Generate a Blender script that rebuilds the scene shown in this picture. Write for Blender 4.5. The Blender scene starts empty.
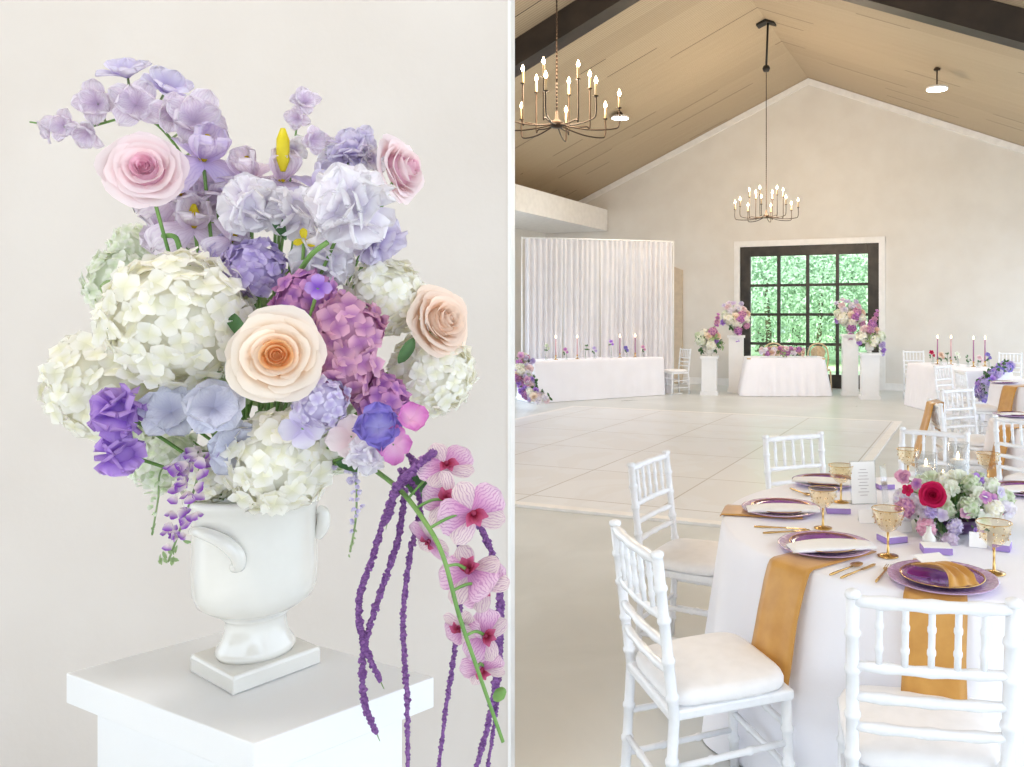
import bpy, math, random
from mathutils import Vector, Matrix, noise
C = bpy.context.scene.collection
PI = math.pi
random.seed(7)
# ------------------------------------------------------------------ camera frame
F_PX, PPX, PPY, EYE = 800.0, 665.0, 315.0, 1.6
YAW = math.atan((980 - PPX) / F_PX)
RT = Vector((math.cos(YAW), math.sin(YAW), 0)); FW = Vector((-math.sin(YAW), math.cos(YAW), 0)); UP = Vector((0, 0, 1))
CAM = Vector((0, 0, EYE))
def V(x, d, z): return RT * x + FW * d + Vector((0, 0, z))
def at(px, py, d): return CAM + RT * ((px - PPX) / F_PX * d) + FW * d - UP * ((py - PPY) / F_PX * d)
def ray(px, py): return RT * ((px - PPX) / F_PX) + FW - UP * ((py - PPY) / F_PX)
def ground(px, py, z=0.0):
    return CAM + ray(px, py) * ((EYE - z) * F_PX / (py - PPY))
def on_y(px, py, Y):
    r = ray(px, py); return CAM + r * (Y / r.y)
def on_x(px, py, X):
    r = ray(px, py); return CAM + r * (X / r.x)

# ------------------------------------------------------------------ materials
def lin(c):
    return tuple(((v / 255) / 12.92 if v / 255 <= 0.04045 else ((v / 255 + 0.055) / 1.055) ** 2.4) for v in c) + (1.0,)
MATS = {}
def mat(name, rgb, rough=0.5, metal=0.0, spec=0.5, emit=None, es=0.0, var=0.0, vs=8.0, bump=0.0, bs=60.0, sss=0.0, coat=0.0, rgb2=None, transl=0.0, sheen=0.0):
    if name in MATS: return MATS[name]
    m = bpy.data.materials.new(name); m.use_nodes = True; MATS[name] = m
    nt = m.node_tree; N = nt.nodes; L = nt.links
    b = N['Principled BSDF']; out = N['Material Output']
    b.inputs['Base Color'].default_value = lin(rgb); b.inputs['Roughness'].default_value = rough
    b.inputs['Metallic'].default_value = metal; b.inputs['Specular IOR Level'].default_value = spec
    b.inputs['Coat Weight'].default_value = coat; b.inputs['Sheen Weight'].default_value = sheen
    tc = N.new('ShaderNodeTexCoord')
    if emit:
        b.inputs['Emission Color'].default_value = lin(emit); b.inputs['Emission Strength'].default_value = es
    colsock = None
    if var > 0 or rgb2:
        nz = N.new('ShaderNodeTexNoise'); nz.inputs['Scale'].default_value = vs; nz.inputs['Detail'].default_value = 4
        L.new(tc.outputs['Object'], nz.inputs['Vector'])
        mr = N.new('ShaderNodeMapRange'); mr.inputs['From Min'].default_value = 0.35; mr.inputs['From Max'].default_value = 0.65
        L.new(nz.outputs['Fac'], mr.inputs['Value'])
        mx = N.new('ShaderNodeMix'); mx.data_type = 'RGBA'
        c2 = lin(rgb2) if rgb2 else lin(tuple(max(0, v * (1 - var)) for v in rgb))
        mx.inputs['A'].default_value = lin(rgb); mx.inputs['B'].default_value = c2
        L.new(mr.outputs['Result'], mx.inputs['Factor']); L.new(mx.outputs['Result'], b.inputs['Base Color'])
        colsock = mx.outputs['Result']
    if bump > 0:
        nb = N.new('ShaderNodeTexNoise'); nb.inputs['Scale'].default_value = bs; nb.inputs['Detail'].default_value = 3
        L.new(tc.outputs['Object'], nb.inputs['Vector'])
        bp = N.new('ShaderNodeBump'); bp.inputs['Strength'].default_value = bump; bp.inputs['Distance'].default_value = 0.01
        L.new(nb.outputs['Fac'], bp.inputs['Height']); L.new(bp.outputs['Normal'], b.inputs['Normal'])
    if transl > 0:
        tr = N.new('ShaderNodeBsdfTranslucent'); tr.inputs['Color'].default_value = lin(rgb)
        if colsock: L.new(colsock, tr.inputs['Color'])
        ms = N.new('ShaderNodeMixShader'); ms.inputs['Fac'].default_value = transl
        L.new(b.outputs['BSDF'], ms.inputs[1]); L.new(tr.outputs['BSDF'], ms.inputs[2]); L.new(ms.outputs['Shader'], out.inputs['Surface'])
    return m
def petal_mat(name, base, tip, vein=None, veinamt=0.5, transl=0.35, rough=0.55, mid=0.5, vfreq=9.0):
    """colour runs from the petal's base to its tip; optional veins (all from the petal's own coordinates)"""
    if name in MATS: return MATS[name]
    m = bpy.data.materials.new(name); m.use_nodes = True; MATS[name] = m
    nt = m.node_tree; N = nt.nodes; L = nt.links
    b = N['Principled BSDF']; out = N['Material Output']
    b.inputs['Roughness'].default_value = rough; b.inputs['Specular IOR Level'].default_value = 0.25
    at_ = N.new('ShaderNodeAttribute'); at_.attribute_name = 'pc'
    sp = N.new('ShaderNodeSeparateXYZ'); L.new(at_.outputs['Vector'], sp.inputs[0])
    mr = N.new('ShaderNodeMapRange'); mr.inputs['From Min'].default_value = max(0, mid - 0.4); mr.inputs['From Max'].default_value = min(1, mid + 0.4)
    mr.interpolation_type = 'SMOOTHSTEP'
    L.new(sp.outputs['Y'], mr.inputs['Value'])
    mx = N.new('ShaderNodeMix'); mx.data_type = 'RGBA'; mx.inputs['A'].default_value = lin(base); mx.inputs['B'].default_value = lin(tip)
    L.new(mr.outputs['Result'], mx.inputs['Factor']); cs = mx.outputs['Result']
    # gentle mottling and individual variation
    rnd = N.new('ShaderNodeHueSaturation')
    mr2 = N.new('ShaderNodeMapRange'); mr2.inputs['To Min'].default_value = 0.9; mr2.inputs['To Max'].default_value = 1.06
    L.new(sp.outputs['Z'], mr2.inputs['Value']); L.new(mr2.outputs['Result'], rnd.inputs['Value'])
    L.new(cs, rnd.inputs['Color']); cs = rnd.outputs['Color']
    if vein:
        mu = N.new('ShaderNodeMath'); mu.operation = 'MULTIPLY'; mu.inputs[1].default_value = vfreq * 2 * PI
        nz = N.new('ShaderNodeTexNoise'); nz.inputs['Scale'].default_value = 5.0
        L.new(at_.outputs['Vector'], nz.inputs['Vector'])
        ad = N.new('ShaderNodeMath'); ad.operation = 'MULTIPLY_ADD'; ad.inputs[1].default_value = 0.25
        L.new(nz.outputs['Fac'], ad.inputs[0]); L.new(sp.outputs['X'], ad.inputs[2])
        L.new(ad.outputs[0], mu.inputs[0])
        sn = N.new('ShaderNodeMath'); sn.operation = 'SINE'; L.new(mu.outputs[0], sn.inputs[0])
        mr3 = N.new('ShaderNodeMapRange'); mr3.inputs['From Min'].default_value = 0.1; mr3.inputs['From Max'].default_value = 0.9; mr3.inputs['To Max'].default_value = veinamt
        L.new(sn.outputs[0], mr3.inputs['Value'])
        m2 = N.new('ShaderNodeMix'); m2.data_type = 'RGBA'; m2.inputs['B'].default_value = lin(vein)
        L.new(cs, m2.inputs['A']); L.new(mr3.outputs['Result'], m2.inputs['Factor']); cs = m2.outputs['Result']
    L.new(cs, b.inputs['Base Color'])
    tr = N.new('ShaderNodeBsdfTranslucent'); L.new(cs, tr.inputs['Color'])
    ms = N.new('ShaderNodeMixShader'); ms.inputs['Fac'].default_value = transl
    L.new(b.outputs['BSDF'], ms.inputs[1]); L.new(tr.outputs['BSDF'], ms.inputs[2]); L.new(ms.outputs['Shader'], out.inputs['Surface'])
    return m
def glass_mat(name, tint, refl=0.12, rough=0.02):
    if name in MATS: return MATS[name]
    m = bpy.data.materials.new(name); m.use_nodes = True; MATS[name] = m
    N = m.node_tree.nodes; L = m.node_tree.links; out = N['Material Output']; N.remove(N['Principled BSDF'])
    t = N.new('ShaderNodeBsdfTransparent'); t.inputs['Color'].default_value = lin(tint)
    g = N.new('ShaderNodeBsdfGlossy'); g.inputs['Roughness'].default_value = rough
    lw = N.new('ShaderNodeLayerWeight'); lw.inputs['Blend'].default_value = refl
    ms = N.new('ShaderNodeMixShader'); L.new(lw.outputs['Facing'], ms.inputs['Fac'])
    L.new(t.outputs[0], ms.inputs[1]); L.new(g.outputs[0], ms.inputs[2]); L.new(ms.outputs[0], out.inputs['Surface'])
    return m

def plaster():
    m = mat('wall_plaster', (230, 226, 220), 0.85, spec=0.15, rgb2=(224, 219, 212), vs=1.6, bump=0.15, bs=25)
    return m
def ceiling_mat():
    m = bpy.data.materials.new('ribbed_tan_planks'); m.use_nodes = True
    N = m.node_tree.nodes; L = m.node_tree.links; b = N['Principled BSDF']; b.inputs['Roughness'].default_value = 0.6
    tc = N.new('ShaderNodeTexCoord'); sp = N.new('ShaderNodeSeparateXYZ'); L.new(tc.outputs['Object'], sp.inputs[0])
    def M(op, a, bb=None, c=None):
        n = N.new('ShaderNodeMath'); n.operation = op
        for i, s in enumerate((a, bb, c)):
            if s is None: continue
            if isinstance(s, (int, float)): n.inputs[i].default_value = s
            else: L.new(s, n.inputs[i])
        return n.outputs[0]
    y = sp.outputs['Y']; x = sp.outputs['X']
    # fine ribs every 5 cm along the hall, planks run up the slope
    fr = M('FRACT', M('MULTIPLY', y, 20.0)); rib = M('LESS_THAN', fr, 0.3)
    pk = M('MULTIPLY', y, 1 / 0.6); pf = M('FRACT', pk); pid = M('FLOOR', pk)
    wn = N.new('ShaderNodeTexWhiteNoise'); wn.noise_dimensions = '1D'; L.new(pid, wn.inputs['W'])
    seam = M('LESS_THAN', pf, 0.035)
    # the seam gapes only along part of its length
    nz = N.new('ShaderNodeTexNoise'); nz.inputs['Scale'].default_value = 1.0; nz.inputs['Detail'].default_value = 1
    cb = N.new('ShaderNodeCombineXYZ'); L.new(M('MULTIPLY', x, 0.45), cb.inputs[0]); L.new(M('MULTIPLY', pid, 3.7), cb.inputs[1])
    L.new(cb.outputs[0], nz.inputs['Vector'])
    gap = M('MULTIPLY', seam, M('GREATER_THAN', nz.outputs['Fac'], 0.56))
    mx = N.new('ShaderNodeMix'); mx.data_type = 'RGBA'; mx.inputs['A'].default_value = lin((196, 178, 150)); mx.inputs['B'].default_value = lin((182, 163, 136))
    L.new(wn.outputs['Value'], mx.inputs['Factor'])
    nz2 = N.new('ShaderNodeTexNoise'); nz2.inputs['Scale'].default_value = 1.0; nz2.inputs['Detail'].default_value = 5
    mp = N.new('ShaderNodeMapping'); mp.inputs['Scale'].default_value = (0.8, 14, 0.8); L.new(tc.outputs['Object'], mp.inputs['Vector']); L.new(mp.outputs[0], nz2.inputs['Vector'])
    m1 = N.new('ShaderNodeMix'); m1.data_type = 'RGBA'; m1.inputs['B'].default_value = lin((164, 144, 118))
    L.new(mx.outputs['Result'], m1.inputs['A']); L.new(M('MULTIPLY', nz2.outputs['Fac'], 0.55), m1.inputs['Factor'])
    m2 = N.new('ShaderNodeMix'); m2.data_type = 'RGBA'; m2.inputs['B'].default_value = lin((136, 115, 90))
    L.new(m1.outputs['Result'], m2.inputs['A']); L.new(M('MULTIPLY', rib, 0.5), m2.inputs['Factor'])
    m3 = N.new('ShaderNodeMix'); m3.data_type = 'RGBA'; m3.inputs['B'].default_value = lin((70, 52, 38))
    L.new(m2.outputs['Result'], m3.inputs['A']); L.new(gap, m3.inputs['Factor']); L.new(m3.outputs['Result'], b.inputs['Base Color'])
    bp = N.new('ShaderNodeBump'); bp.inputs['Strength'].default_value = 0.3; bp.inputs['Distance'].default_value = 0.01
    L.new(M('SUBTRACT', 1.0, rib), bp.inputs['Height']); L.new(bp.outputs['Normal'], b.inputs['Normal'])
    return m
def concrete():
    m = bpy.data.materials.new('polished_concrete'); m.use_nodes = True
    N = m.node_tree.nodes; L = m.node_tree.links; b = N['Principled BSDF']; b.inputs['Specular IOR Level'].default_value = 0.5
    tc = N.new('ShaderNodeTexCoord')
    nz = N.new('ShaderNodeTexNoise'); nz.inputs['Scale'].default_value = 1.3; nz.inputs['Detail'].default_value = 8; nz.inputs['Distortion'].default_value = 0.6
    L.new(tc.outputs['Object'], nz.inputs['Vector'])
    cr = N.new('ShaderNodeValToRGB'); cr.color_ramp.elements[0].position = 0.35; cr.color_ramp.elements[1].position = 0.68
    cr.color_ramp.elements[0].color = lin((202, 205, 203)); cr.color_ramp.elements[1].color = lin((216, 219, 218))
    L.new(nz.outputs['Fac'], cr.inputs['Fac']); L.new(cr.outputs['Color'], b.inputs['Base Color'])
    mr = N.new('ShaderNodeMapRange'); mr.inputs['To Min'].default_value = 0.22; mr.inputs['To Max'].default_value = 0.4
    L.new(nz.outputs['Fac'], mr.inputs['Value']); L.new(mr.outputs['Result'], b.inputs['Roughness'])
    return m
def dance_mat():
    m = bpy.data.materials.new('dance_floor_panels'); m.use_nodes = True
    N = m.node_tree.nodes; L = m.node_tree.links; b = N['Principled BSDF']; b.inputs['Roughness'].default_value = 0.3
    tc = N.new('ShaderNodeTexCoord')
    br = N.new('ShaderNodeTexBrick'); br.offset = 0; br.inputs['Scale'].default_value = 1.0
    br.inputs['Brick Width'].default_value = 1.22; br.inputs['Row Height'].default_value = 1.22; br.inputs['Mortar Size'].default_value = 0.008
    br.inputs['Color1'].default_value = lin((228, 230, 233)); br.inputs['Color2'].default_value = lin((224, 226, 229)); br.inputs['Mortar'].default_value = lin((178, 174, 168))
    L.new(tc.outputs['Object'], br.inputs['Vector'])
    nz = N.new('ShaderNodeTexNoise'); nz.inputs['Scale'].default_value = 0.9; nz.inputs['Detail'].default_value = 7; nz.inputs['Distortion'].default_value = 1.5
    L.new(tc.outputs['Object'], nz.inputs['Vector'])
    mr = N.new('ShaderNodeMapRange'); mr.inputs['From Min'].default_value = 0.47; mr.inputs['From Max'].default_value = 0.5; mr.inputs['To Max'].default_value = 0.16
    L.new(nz.outputs['Fac'], mr.inputs['Value'])
    mx = N.new('ShaderNodeMix'); mx.data_type = 'RGBA'; mx.inputs['B'].default_value = lin((206, 200, 192)); L.new(br.outputs['Color'], mx.inputs['A']); L.new(mr.outputs['Result'], mx.inputs['Factor'])
    L.new(mx.outputs['Result'], b.inputs['Base Color'])
    return m

M_wall = plaster(); M_ceil = ceiling_mat(); M_floor = concrete(); M_dance = dance_mat()
M_trim = mat('white_trim', (244, 242, 240), 0.45, var=0.03)
M_beam = mat('blackened_steel', (54, 44, 38), 0.5, var=0.3, vs=3)
M_doorwood = mat('dark_stained_wood', (64, 57, 50), 0.45, var=0.35, vs=5)
M_paint = mat('white_paint', (238, 238, 239), 0.4, var=0.02, vs=3)
M_chair = mat('white_resin', (244, 245, 248), 0.28, var=0.02, vs=30, coat=0.3)
M_cush = mat('white_cushion', (248, 246, 246), 0.75, var=0.02, vs=20, bump=0.05, bs=200)
M_cloth = mat('white_linen', (245, 244, 250), 0.85, var=0.015, vs=3, bump=0.05, bs=200, sheen=0.2)
M_drape = mat('white_drape', (240, 238, 241), 0.8, var=0.02, vs=4, transl=0.15)
M_ceram = mat('white_glaze', (226, 223, 216), 0.12, var=0.03, vs=9, coat=0.6)
M_gold = mat('gold_metal', (222, 184, 120), 0.25, metal=1.0, var=0.1, vs=30)
M_bronze = mat('aged_bronze', (72, 57, 45), 0.45, metal=0.7, var=0.2, vs=20)
M_black = mat('black_iron', (30, 27, 25), 0.5, var=0.2, vs=20)
M_bulb = mat('lit_candle_bulb', (255, 235, 205), 0.4, emit=(255, 226, 180), es=14)
M_flame = mat('candle_flame', (255, 220, 160), 0.4, emit=(255, 214, 160), es=8)
M_tube = mat('cream_candle_sleeve', (214, 184, 140), 0.5, var=0.05)
M_lamp = mat('lit_downlight', (255, 255, 255), 0.4, emit=(255, 252, 246), es=9)
M_ochre = mat('ochre_satin', (206, 152, 72), 0.38, rgb2=(192, 136, 58), vs=12, sheen=0.3)
M_nap = mat('white_napkin', (247, 245, 244), 0.8, var=0.02, vs=20)
M_purple = mat('purple_plate_glass', (112, 52, 140), 0.12, rgb2=(138, 70, 160), vs=14, coat=0.6)
M_rim = mat('lilac_pressed_glass', (206, 178, 210), 0.15, rgb2=(184, 146, 190), vs=60, coat=0.5, bump=0.5, bs=90)
M_lav = mat('lavender_card_box', (168, 140, 208), 0.6, var=0.05)
M_card = mat('white_card', (248, 247, 246), 0.7, var=0.01)
M_ink = mat('grey_print', (176, 168, 172), 0.7, var=0.02)
M_stem = mat('green_stem', (104, 150, 74), 0.5, rgb2=(132, 172, 92), vs=30, transl=0.15)
M_leaf = mat('dark_leaf', (62, 104, 62), 0.45, rgb2=(96, 136, 82), vs=20, transl=0.3)
M_leafp = mat('pale_leaf', (140, 168, 112), 0.5, rgb2=(172, 190, 140), vs=20, transl=0.3)
M_yellow = mat('yellow_petal', (240, 222, 40), 0.5, rgb2=(226, 204, 30), vs=30, transl=0.2)
M_mauve = mat('mauve_wax', (170, 110, 150), 0.5, var=0.05)
M_pinkwax = mat('pink_wax', (216, 168, 178), 0.5, var=0.05)
M_wood = mat('pale_chair_wood', (222, 196, 160), 0.5, rgb2=(210, 180, 142), vs=20)
M_cable = mat('brown_cable', (120, 84, 70), 0.6, var=0.1)
M_acryl = glass_mat('clear_acrylic', (246, 248, 250), 0.25)
M_glass = glass_mat('clear_glass', (252, 253, 253), 0.15)
M_amber = glass_mat('amber_glass', (254, 249, 238), 0.12)
M_pane = glass_mat('window_pane', (236, 246, 240), 0.12)
M_grass = mat('lawn', (176, 194, 148), 0.9, rgb2=(196, 208, 168), vs=0.8)
M_tree = mat('tree_leaf', (176, 198, 176), 0.6, rgb2=(198, 214, 190), vs=0.9, transl=0.4)
M_tree2 = mat('pale_tree_leaf', (210, 224, 206), 0.6, rgb2=(190, 208, 186), vs=0.9, transl=0.4)
M_bark = mat('bark', (110, 96, 80), 0.9, var=0.3, vs=6)
P_white = petal_mat('ivory_floret', (246, 244, 220), (255, 253, 246), mid=0.35)
P_white2 = petal_mat('pale_green_floret', (226, 236, 206), (248, 250, 240), mid=0.4)
P_pink = petal_mat('blush_petal', (250, 228, 232), (252, 238, 240), mid=0.6)
P_pinkin = petal_mat('pink_inner_petal', (242, 184, 210), (250, 216, 230), mid=0.5)
P_cream = petal_mat('cream_petal', (254, 230, 200), (254, 243, 230), mid=0.45)
P_orange = petal_mat('peach_inner_petal', (252, 190, 116), (254, 222, 180), mid=0.6)
P_peach = petal_mat('peach_petal', (246, 216, 190), (252, 234, 220), mid=0.5)
P_lilac = petal_mat('lilac_petal', (204, 190, 228), (234, 228, 244), mid=0.5)
P_lilacw = petal_mat('lilac_white_petal', (226, 216, 240), (250, 247, 251), mid=0.35)
P_lav = petal_mat('lavender_petal', (192, 172, 226), (218, 204, 238), mid=0.5)
P_mauve = petal_mat('mauve_floret', (168, 104, 188), (222, 162, 206), mid=0.45)
P_mauve2 = petal_mat('dusty_pink_floret', (188, 124, 184), (234, 184, 206), mid=0.45)
P_violet = petal_mat('violet_petal', (146, 92, 206), (208, 170, 238), mid=0.5)
P_dusty = petal_mat('dusty_mauve_petal', (226, 208, 230), (242, 234, 243), vein=(202, 174, 208), veinamt=0.3, mid=0.5)
P_iris = petal_mat('iris_petal', (204, 184, 228), (230, 218, 240), vein=(184, 160, 216), veinamt=0.35, mid=0.4)
P_blue = petal_mat('grey_blue_petal', (200, 200, 224), (226, 227, 240), vein=(190, 188, 216), veinamt=0.2, mid=0.5)
P_pea = petal_mat('blue_violet_petal', (196, 186, 236), (140, 124, 210), mid=0.5)
P_magenta = petal_mat('magenta_petal', (248, 204, 230), (224, 134, 206), mid=0.5)
P_orch = petal_mat('veined_orchid_petal', (212, 146, 196), (236, 208, 224), vein=(184, 104, 176), veinamt=0.55, mid=0.55, vfreq=10)
P_orchw = petal_mat('pale_orchid_sepal', (222, 196, 206), (232, 216, 214), vein=(184, 132, 176), veinamt=0.6, mid=0.5, vfreq=8)
P_lip = petal_mat('crimson_lip', (168, 44, 78), (206, 104, 146), mid=0.6)
P_wist = petal_mat('wisteria_petal', (238, 226, 222), (156, 90, 196), mid=0.5)
P_green = petal_mat('green_white_floret', (190, 212, 160), (232, 238, 220), mid=0.4)
P_red = petal_mat('crimson_petal', (170, 10, 60), (206, 30, 92), mid=0.5)
P_amar = petal_mat('amaranth_bract', (138, 90, 158), (168, 120, 184), mid=0.5)

# ------------------------------------------------------------------ mesh builder
class MB:
    def __init__(s): s.v = []; s.f = []; s.sm = []; s.pc = []; s.mi = []
    def add(s, vs, fs, smooth=True, M=None, pc=None, mi=0):
        o = len(s.v)
        for i, p in enumerate(vs):
            p = Vector(p); s.v.append(M @ p if M else p); s.pc.append(pc[i] if pc else (0.5, 0.5, 0.5))
        for f in fs: s.f.append(tuple(o + k for k in f)); s.sm.append(smooth); s.mi.append(mi)
        return s
    def box(s, x0, x1, y0, y1, z0, z1, M=None, mi=0):
        return s.add([(x0, y0, z0), (x1, y0, z0), (x1, y1, z0), (x0, y1, z0), (x0, y0, z1), (x1, y0, z1), (x1, y1, z1), (x0, y1, z1)],
                     [(0, 3, 2, 1), (4, 5, 6, 7), (0, 1, 5, 4), (1, 2, 6, 5), (2, 3, 7, 6), (3, 0, 4, 7)], False, M, mi=mi)
    def prism(s, poly, y0, y1, M=None):   # poly in xz
        n = len(poly); vs = [(p[0], y0, p[1]) for p in poly] + [(p[0], y1, p[1]) for p in poly]
        return s.add(vs, [tuple(range(n)), tuple(range(2 * n - 1, n - 1, -1))] + [(i, i + n, (i + 1) % n + n, (i + 1) % n) for i in range(n)], False, M)
    def slab(s, poly, z0, z1, M=None):    # poly in xy
        n = len(poly); vs = [(p[0], p[1], z0) for p in poly] + [(p[0], p[1], z1) for p in poly]
        return s.add(vs, [tuple(range(n - 1, -1, -1)), tuple(range(n, 2 * n))] + [(i, (i + 1) % n, (i + 1) % n + n, i + n) for i in range(n)], False, M)
    def rings(s, rings, cap0=True, cap1=True, smooth=True, M=None, closed=True, mi=0):
        n = len(rings[0]); vs = [p for r in rings for p in r]; fs = []
        for a in range(len(rings) - 1):
            for i in range(n if closed else n - 1):
                j = (i + 1) % n; fs.append((a * n + i, a * n + j, (a + 1) * n + j, (a + 1) * n + i))
        if cap0: fs.append(tuple(range(n - 1, -1, -1)))
        if cap1: fs.append(tuple((len(rings) - 1) * n + i for i in range(n)))
        return s.add(vs, fs, smooth, M, mi=mi)
    def lathe(s, prof, n=24, M=None, cap0=True, cap1=True, mi=0):
        return s.rings([[(r * math.cos(2 * PI * i / n), r * math.sin(2 * PI * i / n), z) for i in range(n)] for r, z in prof], cap0, cap1, True, M, mi=mi)
    def tube(s, pts, r, n=8, M=None, mi=0):
        pts = [Vector(p) for p in pts]; k = len(pts)
        rs = r if isinstance(r, (list, tuple)) else [r] * k
        rg = []; ref = None
        for i, p in enumerate(pts):
            t = (pts[min(i + 1, k - 1)] - pts[max(i - 1, 0)])
            t = t.normalized() if t.length > 1e-9 else Vector((0, 0, 1))
            if ref is None:
                ref = t.cross(Vector((0.13, 0.99, 0.05))); ref = ref if ref.length > 0.1 else t.cross(Vector((1, 0, 0)))
            a = (ref - t * ref.dot(t)).normalized(); ref = a; b = t.cross(a)
            rg.append([p + (a * math.cos(2 * PI * j / n) + b * math.sin(2 * PI * j / n)) * rs[i] for j in range(n)])
        return s.rings(rg, M=M, mi=mi)
    def build(s, name, mt, parent=None, bevel=0.0, loc=None):
        me = bpy.data.meshes.new(name); me.from_pydata([tuple(v) for v in s.v], [], s.f)
        mts = mt if isinstance(mt, (list, tuple)) else [mt]
        for m in mts: me.materials.append(m)
        me.polygons.foreach_set('use_smooth', s.sm); me.polygons.foreach_set('material_index', s.mi)
        a = me.attributes.new('pc', 'FLOAT_VECTOR', 'POINT'); a.data.foreach_set('vector', [c for p in s.pc for c in p])
        me.update()
        o = bpy.data.objects.new(name, me); C.objects.link(o)
        if parent: o.parent = parent
        if loc is not None: o.location = loc
        if bevel:
            b = o.modifiers.new('bevel', 'BEVEL'); b.width = bevel; b.segments = 2; b.limit_method = 'ANGLE'
        return o
def link(name, me, parent=None):
    o = bpy.data.objects.new(name, me); C.objects.link(o)
    if parent: o.parent = parent
    return o
def tag(o, label, cat, group=None):
    o['label'] = label; o['category'] = cat
    if group: o['group'] = group
    return o
def thing(name, label, cat, loc=(0, 0, 0), rz=0.0, group=None):
    o = bpy.data.objects.new(name, None); C.objects.link(o); o.location = loc; o.rotation_euler = (0, 0, rz); o.empty_display_size = 0.05
    return tag(o, label, cat, group)
def struct(o): o['kind'] = 'structure'; return o
def copy_tree(o, parent=None):
    c = o.copy(); C.objects.link(c); c.parent = parent
    for ch in list(o.children): copy_tree(ch, c)
    return c
def place(o, loc, rz, label, group=None):
    o.location = loc; o.rotation_euler = (0, 0, rz); o['label'] = label
    if group: o['group'] = group
    return o
def frame(n, up=Vector((0, 0, 1)), spin=0.0):   # matrix with local +Z = n
    z = Vector(n).normalized(); x = up.cross(z)
    x = x.normalized() if x.length > 1e-3 else RT.copy(); y = z.cross(x)
    return Matrix((x, y, z)).transposed().to_4x4() @ Matrix.Rotation(spin, 4, 'Z')
def arc(pts, n=8):    # smooth curve through points
    pts = [Vector(p) for p in pts]; out = []
    for i in range(len(pts) - 1):
        p0 = pts[max(i - 1, 0)]; p1 = pts[i]; p2 = pts[i + 1]; p3 = pts[min(i + 2, len(pts) - 1)]
        for k in range(n):
            t = k / n
            out.append(0.5 * ((2 * p1) + (p2 - p0) * t + (2 * p0 - 5 * p1 + 4 * p2 - p3) * t * t + (3 * p1 - p0 - 3 * p2 + p3) * t ** 3))
    out.append(pts[-1]); return out

# ================================================================== SETTING
RX, RZ, SL, FY = -3.52, 6.82, 0.425, 17.55      # ridge x, ridge height, roof slope, far wall y
XL, XR, Y0 = RX - 6.6, RX + 6.6, -6.2
def zc(X): return RZ - SL * abs(X - RX)
m = MB(); m.box(XL - 0.3, XR + 1.5, Y0 - 1.5, FY + 0.25, -0.15, 0.0); struct(m.build('floor', M_floor))
m = MB()
for sx in (-1, 1):
    xe = RX + sx * 6.8; ze = zc(xe)
    m.add([(RX, Y0, RZ), (xe, Y0, ze), (xe, FY + 0.2, ze), (RX, FY + 0.2, RZ), (RX, Y0, RZ + .12), (xe, Y0, ze + .12), (xe, FY + .2, ze + .12), (RX, FY + .2, RZ + .12)],
          [(0, 1, 2, 3), (4, 7, 6, 5), (0, 4, 5, 1), (1, 5, 6, 2), (2, 6, 7, 3), (3, 7, 4, 0)], False)
struct(m.build('ceiling', M_ceil))
# far gable wall with the door opening
dl = on_y(740, 247, FY).x; dr = on_y(879, 243, FY).x; dz = on_y(809, 245, FY).z
m = MB()
m.prism([(XL, 0), (dl, 0), (dl, zc(dl)), (RX, RZ), (XL, zc(XL))] if dl > RX else [(XL, 0), (dl, 0), (dl, zc(dl)), (XL, zc(XL))], FY, FY + 0.2)
m.prism([(dr, 0), (XR, 0), (XR, zc(XR)), (dr, zc(dr))] if dr > RX else [(dr, 0), (XR, 0), (XR, zc(XR)), (RX, RZ), (dr, zc(dr))], FY, FY + 0.2)
m.prism([(dl, dz), (dr, dz), (dr, zc(dr))] + ([(RX, RZ)] if dl < RX < dr else []) + [(dl, zc(dl))], FY, FY + 0.2)
struct(m.build('wall_far', M_wall))
m = MB(); m.box(XL - 0.2, XL, 14.0, FY + 0.2, 0, zc(XL)); struct(m.build('wall_left', M_wall))
m = MB(); m.box(XL, XR, Y0 - .2, Y0, 0, 3.1); struct(m.build('wall_light_block', M_wall))  # unseen rear wall, added at this height to cut light on the plinth
m = MB()
for a, b in ((XL, dl - 0.12), (dr + 0.12, XR)): m.box(a, b, FY - 0.025, FY - 0.001, 0, 0.15)
struct(m.build('baseboard_far', M_trim))
m = MB()
for sx in (-1, 1):
    xe = RX + sx * 6.55; t = 0.15
    m.add([(RX, FY - .03, RZ - .01), (xe, FY - .03, zc(xe) - .01), (xe, FY - .03, zc(xe) - t), (RX, FY - .03, RZ - t), (RX, FY - .001, RZ - .01), (xe, FY - .001, zc(xe) - .01), (xe, FY - .001, zc(xe) - t), (RX, FY - .001, RZ - t)],
          [(0, 1, 2, 3), (4, 7, 6, 5), (0, 4, 5, 1), (3, 2, 6, 7), (1, 5, 6, 2), (0, 3, 7, 4)], False)
struct(m.build('trim_1', M_trim))
# door casing
m = MB(); w = 0.13
m.box(dl - w, dl, FY - .035, FY - .001, 0, dz + w); m.box(dr, dr + w, FY - .035, FY - .001, 0, dz + w); m.box(dl - w, dr + w, FY - .04, FY - .001, dz, dz + w)
struct(m.build('trim_2', M_trim))
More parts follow.
